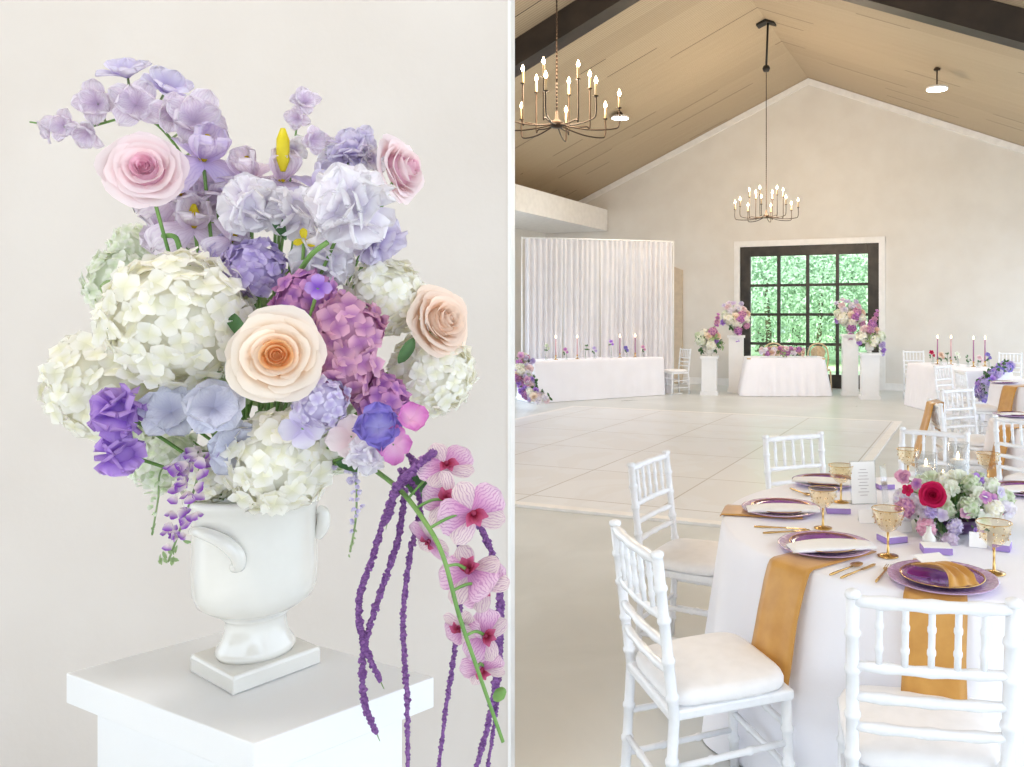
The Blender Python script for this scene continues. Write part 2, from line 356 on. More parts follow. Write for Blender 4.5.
# glazed door
door = thing('door_1', 'wide dark stained glazed door with sixteen panes onto greenery', 'door', ((dl + dr) / 2, FY + 0.06, 0)); struct(door)
hw = (dr - dl) / 2; st = 0.235; bt = 0.30; tr = 0.22
m = MB(); m.box(-hw, -hw + st, -.05, .05, 0, dz); m.box(hw - st, hw, -.05, .05, 0, dz); m.box(-hw + st, hw - st, -.05, .05, dz - tr, dz)
m.build('door_frame', M_doorwood, door, bevel=0.006)
m = MB(); m.box(-hw + st, hw - st, -.045, .045, 0.0, bt); m.build('bottom_panel', M_doorwood, door, bevel=0.006)
gx0, gx1, gz0, gz1 = -hw + st, hw - st, bt, dz - tr
m = MB()
for k in range(1, 4):
    x = gx0 + (gx1 - gx0) * k / 4; m.box(x - .035, x + .035, -.035, .035, gz0, gz1)
    z = gz0 + (gz1 - gz0) * k / 4
    for q in range(4):
        xa = gx0 + (gx1 - gx0) * q / 4 + (.035 if q else 0); xb = gx0 + (gx1 - gx0) * (q + 1) / 4 - (.035 if q < 3 else 0)
        m.box(xa, xb, -.03, .03, z - .03, z + .03)
m.build('muntins', M_doorwood, door)
for i in range(4):
    for j in range(4):
        m = MB(); m.box(gx0 + (gx1 - gx0) * i / 4 + .03, gx0 + (gx1 - gx0) * (i + 1) / 4 - .03, -.004, .004, gz0 + (gz1 - gz0) * j / 4 + .025, gz0 + (gz1 - gz0) * (j + 1) / 4 - .025)
        m.build('pane', M_pane, door)
# bulkhead along the left wall
m = MB(); bx = on_y(608, 220, FY).x; zt = on_y(608, 210, FY).z; zb = on_y(608, 231, FY).z
m.box(XL + .001, bx, 3.5, FY - .03, zb, zt); m.box(bx, bx + .004, 13.4, 13.42, zb, zt)
struct(m.build('trim_3', M_trim))
# roof beam
m = MB(); YB = 10.2
for sx in (-1, 1):
    xe = RX + sx * 6.55; a, bz = 0.004, 0.40
    m.add([(RX, YB - .14, RZ - a), (xe, YB - .14, zc(xe) - a), (xe, YB - .14, zc(xe) - bz), (RX, YB - .14, RZ - bz), (RX, YB + .14, RZ - a), (xe, YB + .14, zc(xe) - a), (xe, YB + .14, zc(xe) - bz), (RX, YB + .14, RZ - bz)],
          [(0, 1, 2, 3), (4, 7, 6, 5), (0, 4, 5, 1), (3, 2, 6, 7), (1, 5, 6, 2), (0, 3, 7, 4)], False)
struct(m.build('ceiling_beam', M_beam))
# partition wall behind the urn, set square to it
PD = 2.45; pe = (508 - PPX) / F_PX * PD
M_part = mat('partition_plaster', (221, 214, 208), 0.85, spec=0.15, rgb2=(215, 207, 200), vs=1.6, bump=0.1, bs=25)
m = MB(); MP = Matrix.Rotation(YAW, 4, 'Z')
m.box(-4.4, pe, PD, PD + 0.06, 0, 3.3, MP); struct(m.build('partition_wall', M_part))
m = MB(); m.box(pe, pe + 0.009, PD - 0.004, PD + 0.064, 0, 3.302, MP); struct(m.build('trim_4', M_trim))
# leaf-width tan pilaster beside the drape
a = on_y(673, 300, FY).x; b = on_y(683, 300, FY).x; zt = on_y(678, 266, FY).z
m = MB(); m.prism([(a, 0), (b, 0), (b, zt - .1), (a, zt)], FY - .06, FY - .001); struct(m.build('trim_5', mat('tan_panel', (214, 196, 172), 0.7, var=0.05)))
# dance floor
pa, pb, pc_, pd = ground(568, 409.5), ground(896, 421), ground(807, 533), None
x0, x1, y1, y0 = pa.x, pb.x, (pa.y + pb.y) / 2, ground(700, 522).y
m = MB(); m.box(x0, x1, y0, y1, 0.001, 0.022); df = m.build('dance_floor', M_dance)
tag(df, 'square white panelled dance floor laid on the concrete', 'dance floor')
m = MB(); e = .1
m.slab([(x0 - e, y0 - e), (x1 + e, y0 - e), (x1, y0), (x0, y0)], 0.001, .022); m.slab([(x1, y0), (x1 + e, y0 - e), (x1 + e, y1 + e), (x1, y1)], .001, .022)
m.slab([(x0, y1), (x1, y1), (x1 + e, y1 + e), (x0 - e, y1 + e)], .001, .022); m.slab([(x0 - e, y0 - e), (x0, y0), (x0, y1), (x0 - e, y1 + e)], .001, .022)
m.build('edge_ramp', M_trim, df)
# outdoors
m = MB(); m.box(-40, 40, FY + 0.3, 70, -.2, -.05); tag(m.build('lawn', M_grass), 'sunlit green lawn outside the glazed door', 'lawn'); bpy.data.objects['lawn']['kind'] = 'structure'
def leaf_cloud(n, rx, rz, size, seed):
    rnd = random.Random(seed); m = MB()
    for i in range(n):
        u = Vector((rnd.gauss(0, 1), rnd.gauss(0, 1), rnd.gauss(0, 1))).normalized(); r = rnd.random() ** 0.35
        k = 1 + 0.28 * noise.noise(u * 2.3 + Vector((seed, 0, 0)))
        p = Vector((u.x * rx * r * k, u.y * rx * r * k, u.z * rz * r * k))
        a = Vector((rnd.gauss(0, 1), rnd.gauss(0, 1), rnd.gauss(0, 1))).normalized(); b = a.cross(u + Vector((.01, 0, 0))).normalized(); s = size * rnd.uniform(.6, 1.3)
        m.add([p - a * s, p + b * s * .4 + u * s * .1, p + a * s, p - b * s * .4], [(0, 1, 2, 3)], True)
    return m
tree_specs = []
dc = ray(809, 315); 
for i, (px, d, h, kind) in enumerate([(735, 29, 6.5, 0), (768, 27, 5.2, 1), (797, 31, 7.5, 0), (820, 26.5, 4.6, 1), (850, 28, 6.2, 0), (885, 26.5, 5.4, 1), (760, 36, 9, 1), (840, 37, 9.5, 0)]):
    tree_specs.append((px, d, h, kind))
tprot = {}
for i, (px, d, h, kind) in enumerate(tree_specs):
    P = V((px - PPX) / F_PX * d, d, -.05)
    lab = ['tall tree left of the door seen at its jamb', 'pale bushy tree outside the left column of panes', 'dark green tree outside behind the middle panes', 'low pale bush tree outside the third pane column', 'green tree outside the right pane column', 'pale tree outside at the right door jamb',
           'big pale tree at the back beyond the left panes', 'big green tree at the back beyond the right panes'][i]
    if kind not in tprot:
        t = thing('garden_tree', lab, 'tree'); leaf_cloud(9000, 2.3, 3.1, 0.085, 11 + kind).build('foliage', M_tree2 if kind else M_tree, t, loc=(0, 0, 3.3))
        mm = MB(); mm.tube([(0, 0, 0), (.05, 0, 1.2), (0, .05, 2.4), (-.05, 0, 3.4)], [.16, .12, .1, .05]); mm.build('trunk', M_bark, t); tprot[kind] = t
    else: t = copy_tree(tprot[kind])
    place(t, P, i * 1.3, lab, 'trees in the garden'); s = h / 6.0; t.scale = (s, s, s)

# ================================================================== PETALS AND FLOWERS
def petal(m, M, L, W, nu=4, nv=5, base=0.25, peak=0.6, cup=0.0, curl=0.0, ruf=0.0, k=3.0, ph=0.0, notch=0.0, mi=0, fold=0.0):
    vs = []; pc = []; zr = random.random()
    y = z = 0.0; a = 0.0; step = L / nv; cx = []
    for j in range(nv + 1):
        cx.append((y, z)); a = curl * (j + 0.5) / nv; y += step * math.cos(a); z += step * math.sin(a)
    for j in range(nv + 1):
        t = j / nv
        w = W * 0.5 * ((base + (1 - base) * math.sin(PI * 0.5 * min(1, t / peak))) if t < peak else math.sqrt(max(0, 1 - ((t - peak) / (1 - peak)) ** 2.4) + 0.02))
        yy, zz = cx[j]
        for i in range(nu + 1):
            u = 2 * i / nu - 1
            zz2 = zz + cup * u * u * w * 2 + ruf * W * math.sin(k * u * PI + ph) * t * t + fold * abs(u) * w
            vs.append((u * w, yy - notch * L * (1 - abs(u)) * t ** 6, zz2)); pc.append(((u + 1) / 2, t, zr))
    n = nu + 1
    m.add(vs, [(j * n + i, j * n + i + 1, (j + 1) * n + i + 1, (j + 1) * n + i) for j in range(nv) for i in range(nu)], True, M, pc, mi)
def ball_dirs(n, jitter=0.0):
    out = []
    for i in range(n):
        z = 1 - 2 * (i + 0.5) / n; r = math.sqrt(1 - z * z); a = i * 2.39996
        v = Vector((r * math.cos(a), r * math.sin(a), z)) + Vector((random.gauss(0, 1), random.gauss(0, 1), random.gauss(0, 1))) * jitter
        out.append(v.normalized())
    return out
def hydrangea(R, n=110, fl=0.24, squash=0.9):
    m = MB()
    for d in ball_dirs(n, 0.05):
        rr = R * random.uniform(0.86, 1.0); p = Vector((d.x * rr, d.y * rr, d.z * rr * squash)); T = Matrix.Translation(p * 0.97) @ frame(d + Vector((random.gauss(0, .25), random.gauss(0, .25), random.gauss(0, .25))), spin=random.random() * 6)
        L = R * fl * random.uniform(.85, 1.15)
        for k in range(4):
            petal(m, T @ Matrix.Rotation(k * PI / 2 + random.uniform(-.15, .15), 4, 'Z'), L, L * 1.0, 2, 3, base=.3, peak=.6, cup=-.12, curl=random.uniform(-.2, .5), ruf=0.05, ph=random.random() * 6)
    # solid cluster heart so that no light leaks through
    m.rings([[((R * .78) * math.sin(t) * math.cos(2 * PI * i / 14), (R * .78) * math.sin(t) * math.sin(2 * PI * i / 14), R * .72 * math.cos(t)) for i in range(14)] for t in [0.05 + (PI - .1) * q / 8 for q in range(9)]])
    return m
def rose(R, layers=7, inner=4):
    outer, inn = MB(), MB()
    spec = [(.06, .60, 2, .0), (.13, .62, 3, .0), (.21, .61, 3, .0), (.31, .58, 3, .02), (.45, .52, 4, .05), (.62, .42, 4, .10), (.80, .31, 5, .14), (.95, .14, 5, .20)]
    for k, (rr, zz, cnt, cl) in enumerate(spec):
        for q in range(cnt):
            m = inn if k < inner else outer
            a0 = 2 * PI * q / cnt + k * 0.9 + random.uniform(-.12, .12); span = 2 * PI / cnt * 1.55 if cnt > 2 else PI * 1.3
            nu, nv = 9, 6; vs = []; pc = []; zr = random.random(); hr = random.uniform(.92, 1.08); hz = random.uniform(.93, 1.07)
            wav = random.random() * 6
            for j in range(nv + 1):
                for i in range(nu + 1):
                    u = 2 * i / nu - 1; t = j / nv * (1 - 0.22 * abs(u) ** 3.5)
                    a = a0 + u * span / 2; wv = 1 + (.035 if k > 4 else 0) * math.sin(5.5 * u + 2 * wav) * t
                    r = R * rr * hr * wv * (0.55 + .45 * t ** .8) * (1 + 0.10 * u) + R * cl * max(0, t - .72) * 2.2 * (1 - .2 * u * u)
                    z = R * (zz * hz - .42 * (1 - t ** 1.3) - cl * 1.6 * max(0, t - .72) ** 1.4 * 3) + R * (.022 + .012 * k * .6) * math.sin(3.6 * u + wav) * t * t
                    z += R * (.03 * k if False else 0)
                    vs.append((r * math.cos(a), r * math.sin(a), z)); pc.append(((u + 1) / 2, t, zr))
            n = nu + 1
            m.add(vs, [(j * n + i, j * n + i + 1, (j + 1) * n + i + 1, (j + 1) * n + i) for j in range(nv) for i in range(nu)], True, None, pc)
    for mm in (inn,): mm.rings([[((R * q) * math.cos(2 * PI * i / 12), (R * q) * math.sin(2 * PI * i / 12), R * z) for i in range(12)] for q, z in ((.02, .40), (.2, .34), (.4, .2), (.5, .0), (.3, -.1), (.02, -.12))])
    return outer, inn
def carnation(R, n=46, wide=0.85, ruf=0.075, hemi=-0.25):
    m = MB()
    for d in ball_dirs(n, 0.08):
        if d.z < hemi: continue
        T = frame(d.cross(Vector((random.gauss(0, 1), random.gauss(0, 1), random.gauss(0, 1)))), up=d)
        z = d; y = d; x = Vector((random.gauss(0, 1), random.gauss(0, 1), random.gauss(0, 1))).cross(y).normalized(); z = x.cross(y)
        T = Matrix((x, y, z)).transposed().to_4x4()
        petal(m, T @ Matrix.Translation((0, R * .12, 0)), R * random.uniform(.78, .95), R * wide * random.uniform(.8, 1.1), 10, 5, base=.2, peak=.75, cup=.08, curl=random.uniform(-.7, .7), ruf=ruf, k=random.uniform(1.6, 2.6), ph=random.random() * 6)
    m.rings([[((R * .5) * math.sin(t) * math.cos(2 * PI * i / 12), (R * .5) * math.sin(t) * math.sin(2 * PI * i / 12), R * .5 * math.cos(t)) for i in range(12)] for t in [0.05 + (PI - .1) * q / 6 for q in range(7)]])
    return m
def open_flower(R, n=5, W=0.8, curl=0.3, tilt=0.35, ruf=0.05, cup=0.1, nu=6, nv=6, rows=1):
    m = MB()
    for r_ in range(rows):
        for k in range(n):
            T = Matrix.Rotation(2 * PI * (k + .5 * r_) / n + random.uniform(-.1, .1), 4, 'Z') @ Matrix.Rotation(tilt + .35 * r_, 4, 'X')
            petal(m, T, R * (1 - .18 * r_) * random.uniform(.9, 1.08), R * W, nu, nv, base=.25, peak=.62, cup=cup, curl=-curl + random.uniform(-.2, .2), ruf=ruf, k=2.5, ph=random.random() * 6)
    return m
def iris_petals(R):
    m = MB()
    for k in range(3):       # falls droop, standards rise
        T = Matrix.Rotation(2 * PI * k / 3, 4, 'Z') @ Matrix.Rotation(.35, 4, 'X')
        petal(m, T, R * 1.1, R * 1.0, 12, 8, base=.25, peak=.68, cup=-.15, curl=-1.4, ruf=.10, k=3, ph=random.random() * 6)
        T = Matrix.Rotation(2 * PI * (k + .5) / 3, 4, 'Z') @ Matrix.Rotation(1.0, 4, 'X')
        petal(m, T, R * .95, R * .85, 12, 8, base=.25, peak=.65, cup=.2, curl=.5, ruf=.12, k=3, ph=random.random() * 6)
    return m
def stem_between(parent, p, q, r=0.0028, name='stem', mt=None, sag=None):
    """stem from flower (origin) p to the urn mouth q, in the parent's local frame"""
    inv = parent.matrix_world.inverted() if False else None
    mid = (p + q) / 2 + (sag or Vector((0, 0, 0.01)))
    m = MB(); m.tube([x - p for x in arc([p, mid, q], 6)], r, 6)
    return m.build(name, mt or M_stem, parent)

URN_D = 1.405
mouth = at(258, 500, URN_D); mouth = Vector((mouth.x, mouth.y, 1.30))
GRP = 'blooms arranged in the white urn'
def put(name, label, cat, px, py, d, parts, nrm=(0, 0, 1), stem=True, target=None, spin=0.0, grp=GRP, xs=0.93):
    """nrm: (right, up, toward camera). parts: list of (part name, MB, material)"""
    P = at(px, py, d); o = thing(name, label, cat, P, 0, grp)
    tc_ = (CAM - P).normalized(); r_ = tc_.cross(UP).normalized() * -1; u_ = tc_.cross(r_).normalized()
    if u_.z < 0: u_ = -u_
    if r_.dot(RT) < 0: r_ = -r_
    n = (r_ * nrm[0] + u_ * nrm[1] + tc_ * nrm[2]).normalized()
    Q = Matrix.Diagonal((1, 1, 1, 1)) @ frame(n, spin=spin)
    for pn, mb, mt in parts:
        for i in range(len(mb.v)): mb.v[i] = Q @ mb.v[i]
        mb.build(pn, mt, o)
    if stem:
        t = target if target is not None else mouth + Vector((random.uniform(-.05, .05), random.uniform(-.05, .05), random.uniform(-.02, .0)))
        stem_between(o, P, t, sag=-n * 0.02)
    return o
def S(px, d): return px * d / F_PX      # pixel size to metres at depth d

def put_hyd(label, px, py, d, rpx, mt, n=120, nrm=(0, 0.2, 1), fl=.24, name='hydrangea', **kw):
    return put(name, label, 'hydrangea', px, py, d, [('flower_head', hydrangea(S(rpx, d) * .93, n, fl), mt)], nrm, **kw)
put_hyd('big ivory hydrangea head left of the cream rose', 181, 320, 1.27, 78, P_white, 170, (-.2, .2, 1), .2)
put_hyd('pale hydrangea at the outer left behind the violet bloom', 106, 384, 1.38, 60, P_white, 130, (-.5, 0, 1), .22)
put_hyd('pale hydrangea high on the left below the pink rose', 122, 282, 1.46, 38, P_white2, 90, (-.6, .3, 1))
put_hyd('ivory hydrangea drooping over the urn rim', 282, 460, 1.28, 58, P_white, 130, (.1, -.3, 1), .25)
put_hyd('ivory hydrangea right of the mauve hydrangea', 386, 297, 1.40, 44, P_white, 110, (.4, .2, 1))
put_hyd('ivory hydrangea low on the right under the peach rose', 432, 372, 1.44, 48, P_white, 120, (.6, 0, 1))
put_hyd('small greenish hydrangea at the lower left by the hanging vetch', 165, 462, 1.38, 36, P_white2, 80, (-.4, -.3, 1))
put_hyd('greenish hydrangea tucked under the dusty iris at upper left', 135, 248, 1.49, 28, P_white2, 60, (-.3, .3, 1))
put_hyd('ivory hydrangea at the middle back below the frilly carnations', 330, 400, 1.42, 46, P_white2, 90)
put_hyd('mauve hydrangea cluster uppermost above the cream rose', 308, 300, 1.30, 34, P_mauve, 44, (.1, .5, 1), .38)
put_hyd('mauve pink hydrangea cluster right of the cream rose', 350, 330, 1.28, 38, P_mauve2, 46, (.3, .1, 1), .38)
put_hyd('mauve hydrangea cluster lowest of three beside the cream rose', 346, 370, 1.28, 36, P_mauve2, 44, (.3, -.2, 1), .38)
put_hyd('dusty pink hydrangea cluster above the lilac sprig', 380, 398, 1.33, 28, P_mauve, 34, (.3, -.2, 1), .38)
put_hyd('lilac floret cluster below the cream rose', 322, 404, 1.22, 30, P_lilac, 60, (.1, -.1, 1), .24, name='lilac_cluster')
put_hyd('lavender floret mass above the ivory hydrangea', 256, 268, 1.33, 32, P_lav, 60, (0, .3, 1), .3, name='lilac_cluster')
put_hyd('ivory hydrangea at the urn rim on the right', 334, 444, 1.34, 34, P_white2, 80, (.2, -.3, 1))
put_hyd('ivory hydrangea at the urn rim on the left', 208, 474, 1.33, 34, P_white, 80, (-.2, -.3, 1))
put_hyd('pale green hydrangea low at the left behind the vetch', 142, 444, 1.42, 32, P_white2, 70, (-.3, -.3, 1))
def put_rose(label, px, py, d, rpx, mo, mi_, nrm, inner=4, **kw):
    o, i = rose(S(rpx, d) * .95, inner=inner)
    return put('rose', label, 'rose', px, py, d, [('outer_petals', o, mo), ('inner_petals', i, mi_)], nrm, **kw)
put_rose('large cream rose with a peach centre in the middle', 277, 356, 1.17, 47, P_cream, P_orange, (-.03, .05, 1), 4)
put_rose('blush pink rose at the upper left on a bare stem', 146, 170, 1.30, 38, P_pink, P_pinkin, (-.15, .25, 1), 4)
put_rose('blush pink rose in profile at the upper right', 398, 170, 1.42, 36, P_pink, P_pinkin, (.8, .25, .5), 3)
put_rose('pale peach rose at the right edge seen from the side', 440, 322, 1.40, 36, P_peach, P_peach, (.6, .25, .75), 3)
def put_carn(label, px, py, d, rpx, mt, nrm=(0, .2, 1), n=46, name='carnation', **kw):
    a = {k: kw.pop(k) for k in ('wide', 'ruf') if k in kw}
    return put(name, label, 'carnation' if name == 'carnation' else 'flower', px, py, d, [('petals', carnation(S(rpx, d), n, **a), mt)], nrm, **kw)
put_carn('frilly lilac white carnation leftmost of the top row', 250, 205, 1.34, 32, P_lilacw)
put_carn('frilly lilac white carnation between its two neighbours', 298, 212, 1.36, 30, P_lilacw)
put_carn('largest frilly white carnation at the upper right', 350, 207, 1.31, 44, P_lilacw, n=60)
put_carn('lilac carnation under the large white carnation', 322, 262, 1.36, 34, P_lilacw)
put_carn('pale lilac stock bloom at the top right', 352, 152, 1.44, 24, P_lilac, wide=.9)
put_carn('lavender carnation left of the lilac white ones', 232, 262, 1.38, 30, P_lav)
put_carn('blue lilac bloom below the blush rose in profile', 375, 238, 1.38, 30, P_lilac)
put_carn('dusty mauve frilled bloom between pink rose and carnations', 216, 196, 1.41, 30, P_dusty, n=30, ruf=.1)
put_carn('dusty mauve frilled bloom directly above the big ivory hydrangea', 170, 236, 1.43, 28, P_dusty, n=30, ruf=.1)
put_carn('pale lilac frilled bloom behind the yellow blade', 276, 196, 1.45, 28, P_dusty, n=30, ruf=.1)
put_carn('vivid violet stock bloom at the left edge', 122, 412, 1.22, 30, P_violet, (-.4, .2, 1), 30, wide=1.1, ruf=.1, name='stock_flower')
put_carn('vivid violet stock bloom lower at the left edge', 121, 453, 1.23, 25, P_violet, (-.4, -.2, 1), 24, wide=1.1, ruf=.08, name='stock_flower')
put_carn('pale blue pompon bloom at the lower right', 366, 455, 1.22, 22, P_lilacw, (.2, -.2, 1), name='pompon_flower')
def put_open(name, label, cat, px, py, d, rpx, mt, nrm, extra=None, **kw):
    a = {k: kw.pop(k) for k in ('n', 'W', 'curl', 'tilt', 'ruf', 'cup', 'rows', 'nu') if k in kw}
    parts = [('petals', open_flower(S(rpx, d), **a), mt)]
    if extra: parts.append(extra)
    return put(name, label, cat, px, py, d, parts, nrm, **kw)
def beard(R):
    m = MB(); m.tube([(0, 0, 0), (0, R * .15, R * .35), (0, R * .2, R * .6)], [R * .1, R * .12, R * .05]); return m
def put_iris(label, px, py, d, rpx, mt, nrm, **kw):
    R = S(rpx, d)
    return put('iris', label, 'iris', px, py, d, [('petals', iris_petals(R), mt), ('beard', beard(R), M_yellow)], nrm, **kw)
put_iris('lavender iris right of the blush rose at upper left', 203, 160, 1.38, 44, P_iris, (.2, .7, .7))
put_iris('dusty mauve iris in the gap above the hydrangea', 194, 226, 1.39, 42, P_dusty, (0, .5, .8))
put_iris('dusty iris with a yellow blade at the top centre', 282, 182, 1.42, 36, P_dusty, (.1, .9, .3))
put_iris('grey lilac iris at the middle right edge of carnations', 232, 240, 1.36, 26, P_dusty, (.3, .3, .8))
put_iris('pale dusty iris filling the gap beside the yellow blade', 318, 190, 1.42, 34, P_lilac, (.3, .7, .5))
put_iris('large pale lavender iris hanging below the gladiolus spray', 178, 195, 1.42, 40, P_dusty, (.1, .2, 1))
put_iris('dusty iris at the left of the yellow blade', 252, 178, 1.43, 36, P_dusty, (-.3, .7, .6))
put_open('delphinium_bloom', 'grey blue ruffled bloom left of centre', 'flower', 172, 412, 1.24, 30, P_blue, (-.3, .3, 1), n=5, W=.9, ruf=.08, rows=2)
put_open('delphinium_bloom', 'grey blue ruffled bloom under the cream rose', 'flower', 214, 408, 1.20, 32, P_blue, (.1, .3, 1), n=5, W=.95, ruf=.08, rows=2)
put_open('delphinium_bloom', 'grey blue bloom lowest by the urn rim', 'flower', 236, 446, 1.24, 30, P_blue, (.2, -.2, 1), n=5, W=.95, ruf=.08, rows=2, extra=('stamen', beard(.03), M_yellow))
put_open('delphinium_bloom', 'closing grey white bell above the hanging vetch', 'flower', 186, 452, 1.22, 24, P_lilacw, (-.2, -.9, .4), n=5, W=.7, tilt=1.0, curl=-.2)
put_open('sweet_pea', 'blue violet sweet pea at the lower right', 'flower', 378, 428, 1.20, 25, P_pea, (.1, .3, 1), n=4, W=1.1, tilt=.5, curl=.5, ruf=.14, nu=10, rows=2)
put_open('sweet_pea', 'magenta sweet pea beside the blue violet one', 'flower', 410, 420, 1.22, 20, P_magenta, (.3, .4, 1), n=4, W=1.1, tilt=.8, curl=.2, ruf=.1)
put_open('sweet_pea', 'pink sweet pea petal below the magenta one', 'flower', 394, 444, 1.21, 20, P_magenta, (.1, -.2, 1), n=4, W=1.0, tilt=.5, curl=.3, ruf=.1)
put_open('sweet_pea', 'pale pink sweet pea left of the blue violet one', 'flower', 352, 436, 1.23, 25, P_pink, (-.1, -.2, 1), n=4, W=1.0, tilt=.5, ruf=.09)
put_open('sweet_pea', 'lilac sweet pea below the lilac floret cluster', 'flower', 303, 428, 1.20, 22, P_lilac, (-.2, -.2, 1), n=4, W=1.0, tilt=.3, ruf=.06)
put_open('sweet_pea', 'small dark violet bloom by the mauve pink hydrangea', 'flower', 318, 288, 1.24, 14, P_violet, (0, .3, 1), n=4, W=.9, tilt=.3, ruf=.08)
# gladiolus-like lilac spray reaching to the top left, several blooms on one stem
def spray(label, pts, blooms, r0, name='gladiolus_spray', mt=P_dusty, smt=None, cat='flower spray', petals=4, d_end=None):
    P = [at(*p) for p in pts]; o = thing(name, label, cat, P[0], 0, GRP)
    m = MB(); cv = arc(P, 8); m.tube([q - P[0] for q in cv], [r0 * (1 - .6 * i / len(cv)) for i in range(len(cv))], 7); m.build('stem', smt or M_stem, o)
    for (px, py, d, rp, mt_, nr) in blooms:
        B = at(px, py, d); tc_ = (CAM - B).normalized(); n = (RT * nr[0] + UP * nr[1] + tc_ * nr[2]).normalized()
        mb = open_flower(S(rp, d) * 1.12, n=petals, W=.78, curl=.15, tilt=.5, ruf=.13, cup=.15, rows=2, nu=11, nv=8)
        Q = frame(n, spin=random.random() * 6)
        for i in range(len(mb.v)): mb.v[i] = Q @ mb.v[i] + (B - P[0])
        mb.build('bloom', mt_, o)
        near = min(cv, key=lambda c: (c - B).length)
        mm = MB(); mm.tube([near - P[0], B - P[0]], r0 * .6, 5); mm.build('pedicel', smt or M_leafp, o)
    return o
spray('dusty lilac gladiolus spray reaching to the top left', [(235, 300, 1.42), (200, 190, 1.44), (150, 120, 1.42), (80, 128, 1.40), (30, 122, 1.40)],
      [(193, 122, 1.40, 30, P_dusty, (.3, .4, 1)), (165, 92, 1.42, 26, P_lilac, (.3, .8, .6)), (137, 105, 1.39, 26, P_dusty, (-.1, .2, 1)), (128, 78, 1.42, 24, P_lilac, (-.3, .8, .6)), (98, 104, 1.40, 22, P_dusty, (-.3, .2, 1)),
       (66, 126, 1.40, 17, P_dusty, (-.5, .1, 1)), (88, 132, 1.40, 17, P_dusty, (-.5, -.4, 1)), (50, 130, 1.40, 12, P_dusty, (-.8, -.2, .6)), (205, 142, 1.42, 18, P_lilac, (.6, .4, .6)), (172, 112, 1.40, 20, P_dusty, (.1, 0, 1))], .0035, petals=4)
spray('short dusty mauve spike standing at the top centre', [(280, 260, 1.42), (290, 180, 1.44), (300, 100, 1.44)],
      [(304, 102, 1.43, 15, P_dusty, (.2, .4, 1)), (298, 118, 1.43, 13, P_dusty, (-.3, 0, 1)), (312, 140, 1.42, 15, P_dusty, (.6, 0, .8)), (294, 150, 1.43, 15, P_lilacw, (0, .2, 1))], .003)
m = MB(); m.tube([(0, 0, -.02), (0, 0, .0), (0, 0, .035), (0, 0, .055)], [.004, .011, .011, .004], 10)
yb = m.build('yellow_bloom_blade', M_yellow, loc=at(283, 160, 1.39)); tag(yb, 'bright yellow upright petal at the top centre', 'petal', GRP)
o = put_open('freesia', 'lime yellow sliver between carnation stems', 'flower', 304, 240, 1.33, 12, M_yellow, (0, .3, 1), n=3, W=.6)
spray('pale stock spray beside the blush rose in profile', [(330, 300, 1.42), (345, 200, 1.45), (350, 140, 1.46)],
      [(338, 158, 1.45, 18, P_lilacw, (0, .4, 1)), (360, 142, 1.45, 16, P_lilac, (.3, .5, 1)), (372, 160, 1.45, 16, P_lilacw, (.4, .2, 1)), (330, 165, 1.45, 13, P_lav, (-.4, 0, 1))], .003)
# bare stems seen crossing
for (lab, pts) in (('curved green tendril across the carnations', [(328, 242, 1.28), (312, 254, 1.28), (299, 272, 1.31)]),
                   ('dark curled tendril beside the blush rose stem', [(182, 262, 1.33), (176, 238, 1.33), (163, 236, 1.34)])):
    P = [at(*p) for p in pts]; m = MB(); m.tube([q - P[0] for q in arc(P, 6)], .0042, 8)
    tag(m.build('tendril', M_stem, loc=P[0]), lab, 'tendril', 'loose tendrils in the urn')
# hanging vetch on the left
def bead_flower(m, T, R, mi=0):
    petal(m, T, R * 1.2, R * 1.2, 4, 4, cup=.35, curl=.9, ruf=.03, base=.4, mi=mi)
    petal(m, T @ Matrix.Rotation(PI, 4, 'Y'), R * 1.0, R * 1.0, 4, 4, cup=.3, curl=.7, base=.4, mi=mi)
def hanging(label, pts, n, R, mt, tipgreen=True, name='wisteria', spread=.014, cat='hanging flower'):
    P = [at(*p) for p in pts]; cv = arc(P, 10); o = thing(name, label, cat, P[0], 0, GRP)
    m = MB(); m.tube([q - P[0] for q in cv], .0016, 6); m.build('stem', M_leafp, o)
    m = MB(); g = MB()
    for i in range(n):
        t = (i + .5) / n; q = cv[int(t * (len(cv) - 1))] - P[0]; w = spread * (1 - .75 * t)
        q = q + RT * random.uniform(-w, w) * 1.6 - FW * random.uniform(0, w) + UP * random.uniform(-.006, .006)
        T = Matrix.Translation(q) @ frame(Vector((random.gauss(0, .6), random.gauss(0, .6), random.gauss(0, .3))) - FW + Vector((0, 0, .2)), spin=PI + random.gauss(0, .7))
        if t < .8: bead_flower(m, T, R * (1.15 - .6 * t))
        else: petal(g, T, R * .8, R * .4, 2, 3, cup=.4)
    m.build('blossoms', mt, o); g.build('buds', M_leafp, o)
    return o
hanging('purple and cream vetch hanging left of the urn', [(225, 450, 1.29), (205, 455, 1.22), (194, 490, 1.20), (178, 535, 1.20), (168, 562, 1.20)], 60, .015, P_wist, spread=.026)
hanging('thin pale sprig hanging right of the urn', [(335, 462, 1.30), (354, 474, 1.25), (356, 515, 1.24), (350, 552, 1.24)], 34, .008, P_lilac, spread=.008, name='lavender_sprig')
hanging('greenish sprig hanging at the far left of the urn', [(195, 462, 1.38), (163, 468, 1.33), (158, 500, 1.32), (152, 535, 1.32)], 16, .01, P_green, spread=.014, name='pale_sprig')
